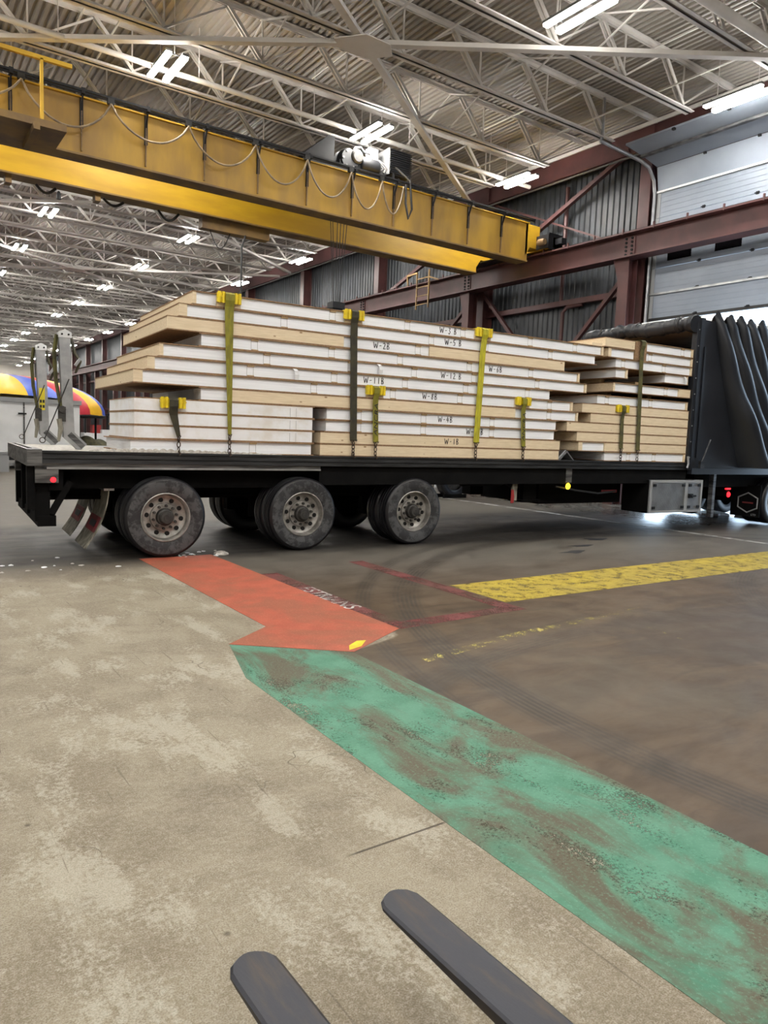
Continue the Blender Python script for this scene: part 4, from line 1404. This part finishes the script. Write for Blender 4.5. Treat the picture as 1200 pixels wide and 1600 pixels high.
# rolled rear flap across the top
pts, rad_ = [], []
rr_ = random.Random(3)
for i in range(71):
    v = i / 70
    pts.append((12.16 + .02 * math.sin(9 * v) + rr_.uniform(-.008, .008), -.01 + (W + .06) * v, 2.60 + .016 * math.sin(13 * v)))
    rad_.append(.135 + .016 * math.sin(i * .7) + rr_.uniform(-.012, .012) + (.02 if i < 3 else 0))
rl = part('rolled_flap', MB().tube(pts, rad_, 16), 'tarp', CU)
for v in (.12, .5, .85):
    part('flap_tie', MB().tube([(12.16 + .135 * math.cos(a), v * W, 2.62 + .135 * math.sin(a)) for a in [k * math.pi / 7 for k in range(14)]], .012, 6, True), 'cable_black', rl)
part('flap_apron', MB().grid(lambda u, v: (12.10 + .22 * v, W * u, 2.66 + .1 * v + .01 * math.sin(20 * u)), 30, 5), 'tarp', CU)
for n in (0, W - .09):
    p = part('rear_post', MB().box(12.2, 12.28, n - .02, n + .09, -.14, 2.7).box(12.28, 12.40, n - .035, n + .02, -.14, 2.72).box(12.42, 12.47, n - .05, n + .0, .1, 2.2), 'tarp', CU)
    for k in range(9):
        part('bolt', MB().cyl((12.25, n - .02, .1 + k * .3), (12.25, n - .028, .1 + k * .3), .012, 8), 'pale_grey', p)
part('floor_track', MB().box(12.3, TE, -.06, .04, -.22, -.1), 'tarp', CU)
part('post_brace', MB().tube([(12.55, -.06, -.05), (12.75, -.1, .45)], .02, 6).box(12.5, 12.62, -.1, -.05, -.1, .04), 'rail_dark', CU)
part('pull_latch', MB().tube([(12.18, -.04, .12), (12.2, -.05, -.02), (12.17, -.05, -.1)], .02, 6), 'galvanised', CU)
part('front_wall', MB().box(TE - .05, TE, .03, W - .03, 0, 2.6), 'rail_grey', CU)
for k in range(6):
    z = .4 + k * .4
    part('tie_rope', MB().tube([(14.3, -.33, z * .3 + .5), (14.9, -.36, z * .28 + .2)], .004, 5), 'strap_dark', CU) if k < 2 else None

# tractor rear under the trailer nose
TC = thing('tractor', 'dark tractor rear with glowing red lamps under the trailer nose', 'truck', (15, 1.3, -1.27), TRAILER)
part('chassis', MB().box(13.6, 20.5, .85, 1.0, -.62, -.36).box(13.6, 20.5, 1.6, 1.75, -.62, -.36), 'dark_frame', TC)
tl = part('lamp_bar', MB().box(14.02, 14.12, .3, 2.3, -.70, -.5), 'dark_frame', TC)
part('tail_lamp', MB().lathe([(0, -.02), (.05, -.015), (.06, 0), (0, 0)], (14.07, .29, -.66), (0, 1, 0), 16), 'lamp_red', tl)
part('tail_lamp', MB().box(13.95, 14.12, .28, .3, -.555, -.525), 'lamp_red', tl)
fp = part('mud_flap', MB().box(14.75, 14.77, .0, .66, -1.14, -.46), 'dark_frame', TC)
for dz in (0,):
    hexp = []
    for a in range(6):
        th = math.radians(30 + 60 * a)
        hexp.append((14.745, .27 + .25 * math.cos(th), -.84 + .21 * math.sin(th)))
    part('emblem_ring', MB().tube(hexp, .016, 6, True), 'pale_grey', fp, 'grey six sided emblem outline')
part('emblem_bars', MB().box(14.744, 14.75, .15, .39, -.855, -.825), 'flap_red', fp)
lt = inst('flap_lettering', text_mesh('LTD', .06, 'pale_grey', 'flap_lettering'), (0, 0, 0), fp)
lt.matrix_local = M.Translation(V((14.743, .12, -1.09)) - BASE[TC]) @ M.Rotation(math.radians(-90), 4, 'Z') @ M.Rotation(math.radians(90), 4, 'X')
part('fender', MB().tube([(14.8 + .62 - .62 * math.cos(math.radians(a)), .35, -.78 + .60 * math.sin(math.radians(a))) for a in range(0, 181, 15)], .03, 6), 'dark_frame', TC)
for t in (15.38, 16.68):
    for n in (.03, .33, 2.0, 2.3):
        part('tire', MB().lathe(prof_t, (t, n, -.80), (0, 1, 0), 36), 'tire_tread', TC)
    part('axle', MB().cyl((t, .1, -.80), (t, 2.5, -.80), .1, 12), 'dark_frame', TC)
    part('wheel_disc', MB().lathe([(0, .1), (.29, .1), (.29, .02), (.27, .02)], (t, .03, -.80), (0, 1, 0), 24), 'rim_steel', TC)
cab = part('cab', MB().prism([(18.2, .1, -.7), (21.8, .1, -.7), (21.9, .1, .3), (20.4, .1, .55), (20.0, .1, 1.7), (18.2, .1, 2.1)], (0, 2.4, 0)), 'white_paint', TC)
part('front_tire', MB().lathe(prof_t, (20.9, .02, -.80), (0, 1, 0), 36), 'tire_tread', TC)
part('front_tire', MB().lathe(prof_t, (20.9, 2.3, -.80), (0, 1, 0), 36), 'tire_tread', TC)

# snow crumbs by the threshold and drips on the floor
def lump(x, y, r, h, name, label, mat='snow', group=None):
    rr = random.Random(int(x * 100))
    ph = [rr.uniform(.7, 1.2) for _ in range(12)]
    m = MB()
    b = len(m.v)
    rings = 4
    for i in range(rings):
        q = i / rings
        for k in range(12):
            a = 2 * math.pi * k / 12
            m.v.append(V((x + r * ph[k] * (1 - q ** 2) * math.cos(a), y + r * ph[k] * (1 - q ** 2) * math.sin(a), h * q ** .7 * (0.85 + .15 * ph[k]))))
    m.v.append(V((x, y, h)))
    for i in range(rings - 1):
        for k in range(12):
            l = (k + 1) % 12
            m.f.append((b + i * 12 + k, b + i * 12 + l, b + (i + 1) * 12 + l, b + (i + 1) * 12 + k))
    for k in range(12):
        m.f.append((b + (rings - 1) * 12 + k, b + (rings - 1) * 12 + (k + 1) % 12, b + rings * 12))
    m.f.append(tuple(b + k for k in reversed(range(12))))
    m.smooth = True
    return solo(name, m, mat, label, 'snow', (x, y, 0), group=group)


lump(16.7, 9.95, .35, .10, 'snow_lump', 'white snow lump below the blue frame post')
lump(17.0, 9.2, .3, .11, 'snow_lump', 'white snow lump beside the tractor mud flap')
lump(3.55, 8.72, .10, .045, 'snow_lump', 'small grey snow lump at the rear wheel on the orange strip', 'slush')
for k in range(26):
    x, y = R.uniform(.8, 2.2), R.uniform(8.3, 9.2)
    if k > 12:
        x, y = R.uniform(2.9, 3.7), R.uniform(8.6, 9.0)
    lump(x, y, R.uniform(.012, .035), R.uniform(.006, .016), 'snow_crumb', 'tiny crumb of dirty snow beside the trailer wheels', 'snow' if k % 3 else 'slush', 'snow crumbs by the wheels')

# ------------------------------------------------------------------ forks in the foreground
def fork(xc, ytip, ang, label):
    F = thing('forklift_fork', label, 'fork', (xc, ytip, .30))
    w, L = .125, 1.25
    n = 16
    m = MB()
    secs = []
    for i in range(n + 1):
        u = (i / n) ** 2 if i < n else 1
        d = L * u
        ww = w / 2
        if d < .05:
            ww = w / 2 * math.sqrt(max(.02, 1 - ((.05 - d) / .05) ** 2)) * .92 + .004
        th = .010 + .033 * min(1, d / .75)
        secs.append((d, ww, th))
    ca, sa = math.cos(ang), math.sin(ang)

    def pt(s, d, z):
        return V((xc + s * ca + d * sa, ytip - d * ca + s * sa, z))
    b = 0
    for (d, ww, th) in secs:
        e = min(.008, ww * .4)
        m.v += [pt(-ww, d, .30 - th), pt(ww, d, .30 - th), pt(ww, d, .30 - .005), pt(ww - e, d, .30), pt(-ww + e, d, .30), pt(-ww, d, .30 - .005)]
    for i in range(n):
        for k in range(6):
            l = (k + 1) % 6
            m.f.append((6 * i + k, 6 * i + l, 6 * i + 6 + l, 6 * i + 6 + k))
    m.f.append((5, 4, 3, 2, 1, 0))
    e = 6 * n
    m.f.append(tuple(e + k for k in range(6)))
    part('blade', m, 'fork_steel', F)
    a, c = pt(-w / 2, L, 0), pt(w / 2, L, 0)
    d2 = pt(-w / 2, L + .05, 0)
    e2 = pt(w / 2, L + .05, 0)
    m = MB().face_box([(a.x, a.y, .257), (c.x, c.y, .257), (e2.x, e2.y, .257), (d2.x, d2.y, .257), (a.x, a.y, .85), (c.x, c.y, .85), (e2.x, e2.y, .85), (d2.x, d2.y, .85)])
    part('shank', m, 'fork_steel', F)
    return F


fork(1.155, 1.55, 0.03, 'dark worn steel fork blade beside the green strip')
fork(.705, 1.535, 0.03, 'dark rusty steel fork blade over the bare concrete')
solo('fork_carriage', MB().box(.2, 1.6, .12, .22, .42, .55).box(.2, 1.6, .12, .22, .72, .82).box(.3, .38, .14, .2, .0, .9).box(1.42, 1.5, .14, .2, .0, .9), 'fork_steel', 'steel carriage bars holding the two forks', 'carriage', (.9, .17, 0))

# ------------------------------------------------------------------ far left background
wt_ = thing('box_trailer', 'white enclosed cargo trailer parked behind the flatbed tail', 'trailer', (3.4, 28, 0))
part('body', MB().box(.2, 5.75, 27.2, 31, .45, 2.35), 'white_paint', wt_)
mb = MB()
mb.grid(lambda u, v: (.15 + 5.65 * u, 27.15 + 3.9 * v, 2.35 + .16 * math.sin(math.pi * min(1, u * 1.02)) ** .5), 20, 4)
mb.smooth = True
part('roof', mb, 'white_paint', wt_)
part('roof_edge', MB().box(.15, 5.8, 27.13, 27.2, 2.25, 2.4), 'pale_grey', wt_)
part('body_seam', MB().box(3.95, 4.0, 27.17, 27.2, .45, 2.3), 'rail_grey', wt_)
part('door_hinge', MB().box(3.8, 4.05, 27.14, 27.2, 1.85, 1.9), 'machine_black', wt_)
part('underframe', MB().box(.3, 5.7, 27.3, 30.9, .3, .45), 'machine_black', wt_)
for x in (1.2, 2.1):
    part('tire', MB().lathe([(q * .68, h) for q, h in prof_t], (x, 27.3, .336), (0, 1, 0), 28), 'tire_tread', wt_)
    part('tire', MB().lathe([(q * .68, h) for q, h in prof_t], (x, 30.6, .336), (0, 1, 0), 28), 'tire_tread', wt_)
part('jack_stand', MB().box(4.6, 4.8, 27.4, 27.6, 0, .3), 'machine_black', wt_)
part('tow_bar', MB().box(5.7, 6.6, 29, 29.2, .3, .4).box(6.45, 6.55, 29.05, 29.15, 0, .3), 'machine_black', wt_)
bn = solo('storage_bin', MB().box(2.95, 3.3, 25.6, 26.2, 0, .58).box(2.92, 3.33, 25.57, 26.23, .58, .64), 'pale_grey', 'grey blue storage bin standing by the white cargo trailer', 'bin', (3.1, 25.9, 0))

# striped canopy
cn = thing('striped_canopy', 'red yellow and blue striped inflatable canopy behind the white trailer', 'canopy', (4.3, 34.6, 0))
NG = 18
cx, cy = 4.15, 34.6
RX = 4.15
cols = ['red_fabric', 'yellow_fabric', 'blue_fabric']


def dome(th, ph):
    r = RX * math.cos(ph)
    return (cx + r * math.cos(th), cy + r * .75 * math.sin(th), 1.95 + 1.62 * math.sin(ph) ** .9)


for g in range(NG):
    a0, a1 = 2 * math.pi * g / NG, 2 * math.pi * (g + 1) / NG

    def gp(u, v, a0=a0, a1=a1):
        th = a0 + (a1 - a0) * u
        ph = (math.pi / 2 - .02) * v
        p = V(dome(th, ph))
        bulge = .05 * math.sin(math.pi * u) * math.cos(ph)
        return (p.x + bulge * math.cos(th), p.y + bulge * math.sin(th), p.z + bulge * .6)
    mb = MB().grid(gp, 8, 12)
    mb.smooth = True
    part('fabric_gore', mb, cols[g % 3], cn)
    p0 = dome((a0 + a1) / 2, 0)
    if g % 3 == 0:
        part('support_pole', MB().cyl((cx + (p0[0] - cx) * .97, cy + (p0[1] - cy) * .97, 0), (cx + (p0[0] - cx) * .97, cy + (p0[1] - cy) * .97, 1.97), .05, 10), 'machine_black', cn)
part('hem', MB().tube([dome(2 * math.pi * k / 54, 0) for k in range(54)], .07, 8, True), 'machine_black', cn)

# small forklift far away
fl = thing('forklift', 'small forklift with black mast parked beyond the striped canopy', 'forklift', (9.6, 42, 0))
part('body', MB().box(9.0, 10.6, 41.4, 42.9, .35, 1.15).box(9.9, 10.6, 41.4, 42.9, 1.15, 1.35), 'white_paint', fl)
part('seat', MB().box(9.5, 9.95, 41.8, 42.4, 1.15, 1.6), 'pipe_red', fl)
for (x, y) in ((9.05, 41.45), (10.5, 41.45), (9.05, 42.8), (10.5, 42.8)):
    part('guard_post', MB().bar((x, y, 1.1), (x, y, 2.15), .07, .07), 'machine_black', fl)
part('roof_guard', MB().box(9.0, 10.6, 41.4, 42.9, 2.13, 2.2), 'machine_black', fl)
for y in (41.6, 42.5):
    part('mast_rail', MB().box(8.72, 8.84, y, y + .12, .1, 2.3), 'machine_black', fl)
part('mast_cross', MB().box(8.72, 8.84, 41.6, 42.62, 2.15, 2.3).box(8.72, 8.84, 41.6, 42.62, 1.1, 1.2), 'machine_black', fl)
for (x, y) in ((9.2, 41.3), (10.3, 41.3), (9.2, 42.75), (10.3, 42.75)):
    part('tire', MB().lathe([(q * .6, h) for q, h in prof_t], (x, y, .297), (0, 1, 0), 24), 'tire_tread', fl)
# covered heap on the floor
cvh = MB().grid(lambda u, v: (6.6 + 1.9 * u, 33.0 + 1.4 * v, .001 + 1.05 * (math.sin(math.pi * u) * math.sin(math.pi * v)) ** .35 * (1 + .08 * math.sin(14 * u + 5 * v))), 24, 16)
cvh.smooth = True
solo('covered_heap', cvh, 'olive_cloth', 'heap under an olive cover beside the white cargo trailer', 'tarp', (7.5, 33.7, 0))

# seen through under the flatbed
pr = thing('white_rack', 'low white slatted rack on the floor by the gate wall', 'rack', (15.2, 18.6, 0))
for z in (.12, .62):
    part('rail', MB().box(12.9, 16.0, 18.4, 18.46, z, z + .1), 'white_paint', pr)
for k in range(9):
    part('slat', MB().box(12.95 + k * .37, 13.05 + k * .37, 18.42, 18.46, 0, .72), 'white_paint', pr)
part('rail', MB().box(12.9, 16.0, 19.0, 19.06, .62, .72), 'white_paint', pr)
for x in (12.95, 15.9):
    part('side_bar', MB().box(x, x + .06, 18.42, 19.04, .62, .72).box(x, x + .06, 18.98, 19.04, 0, .62), 'white_paint', pr)
sw = thing('spare_wheel', 'black spare truck wheel standing by the low white rack', 'wheel', (12.75, 15.1, 0))
part('tire', MB().lathe(prof_t, (12.75, 15.0, .494), (0, 1, 0), 36), 'tire_tread', sw)
part('disc', MB().lathe([(0, .1), (.296, .1), (.296, .2), (0, .2)], (12.75, 15.0, .494), (0, 1, 0), 28), 'hub_dark', sw)
part('stand', MB().box(12.35, 13.15, 14.98, 15.02, 0, .1).box(12.35, 13.15, 15.26, 15.3, 0, .1), 'dark_frame', sw)
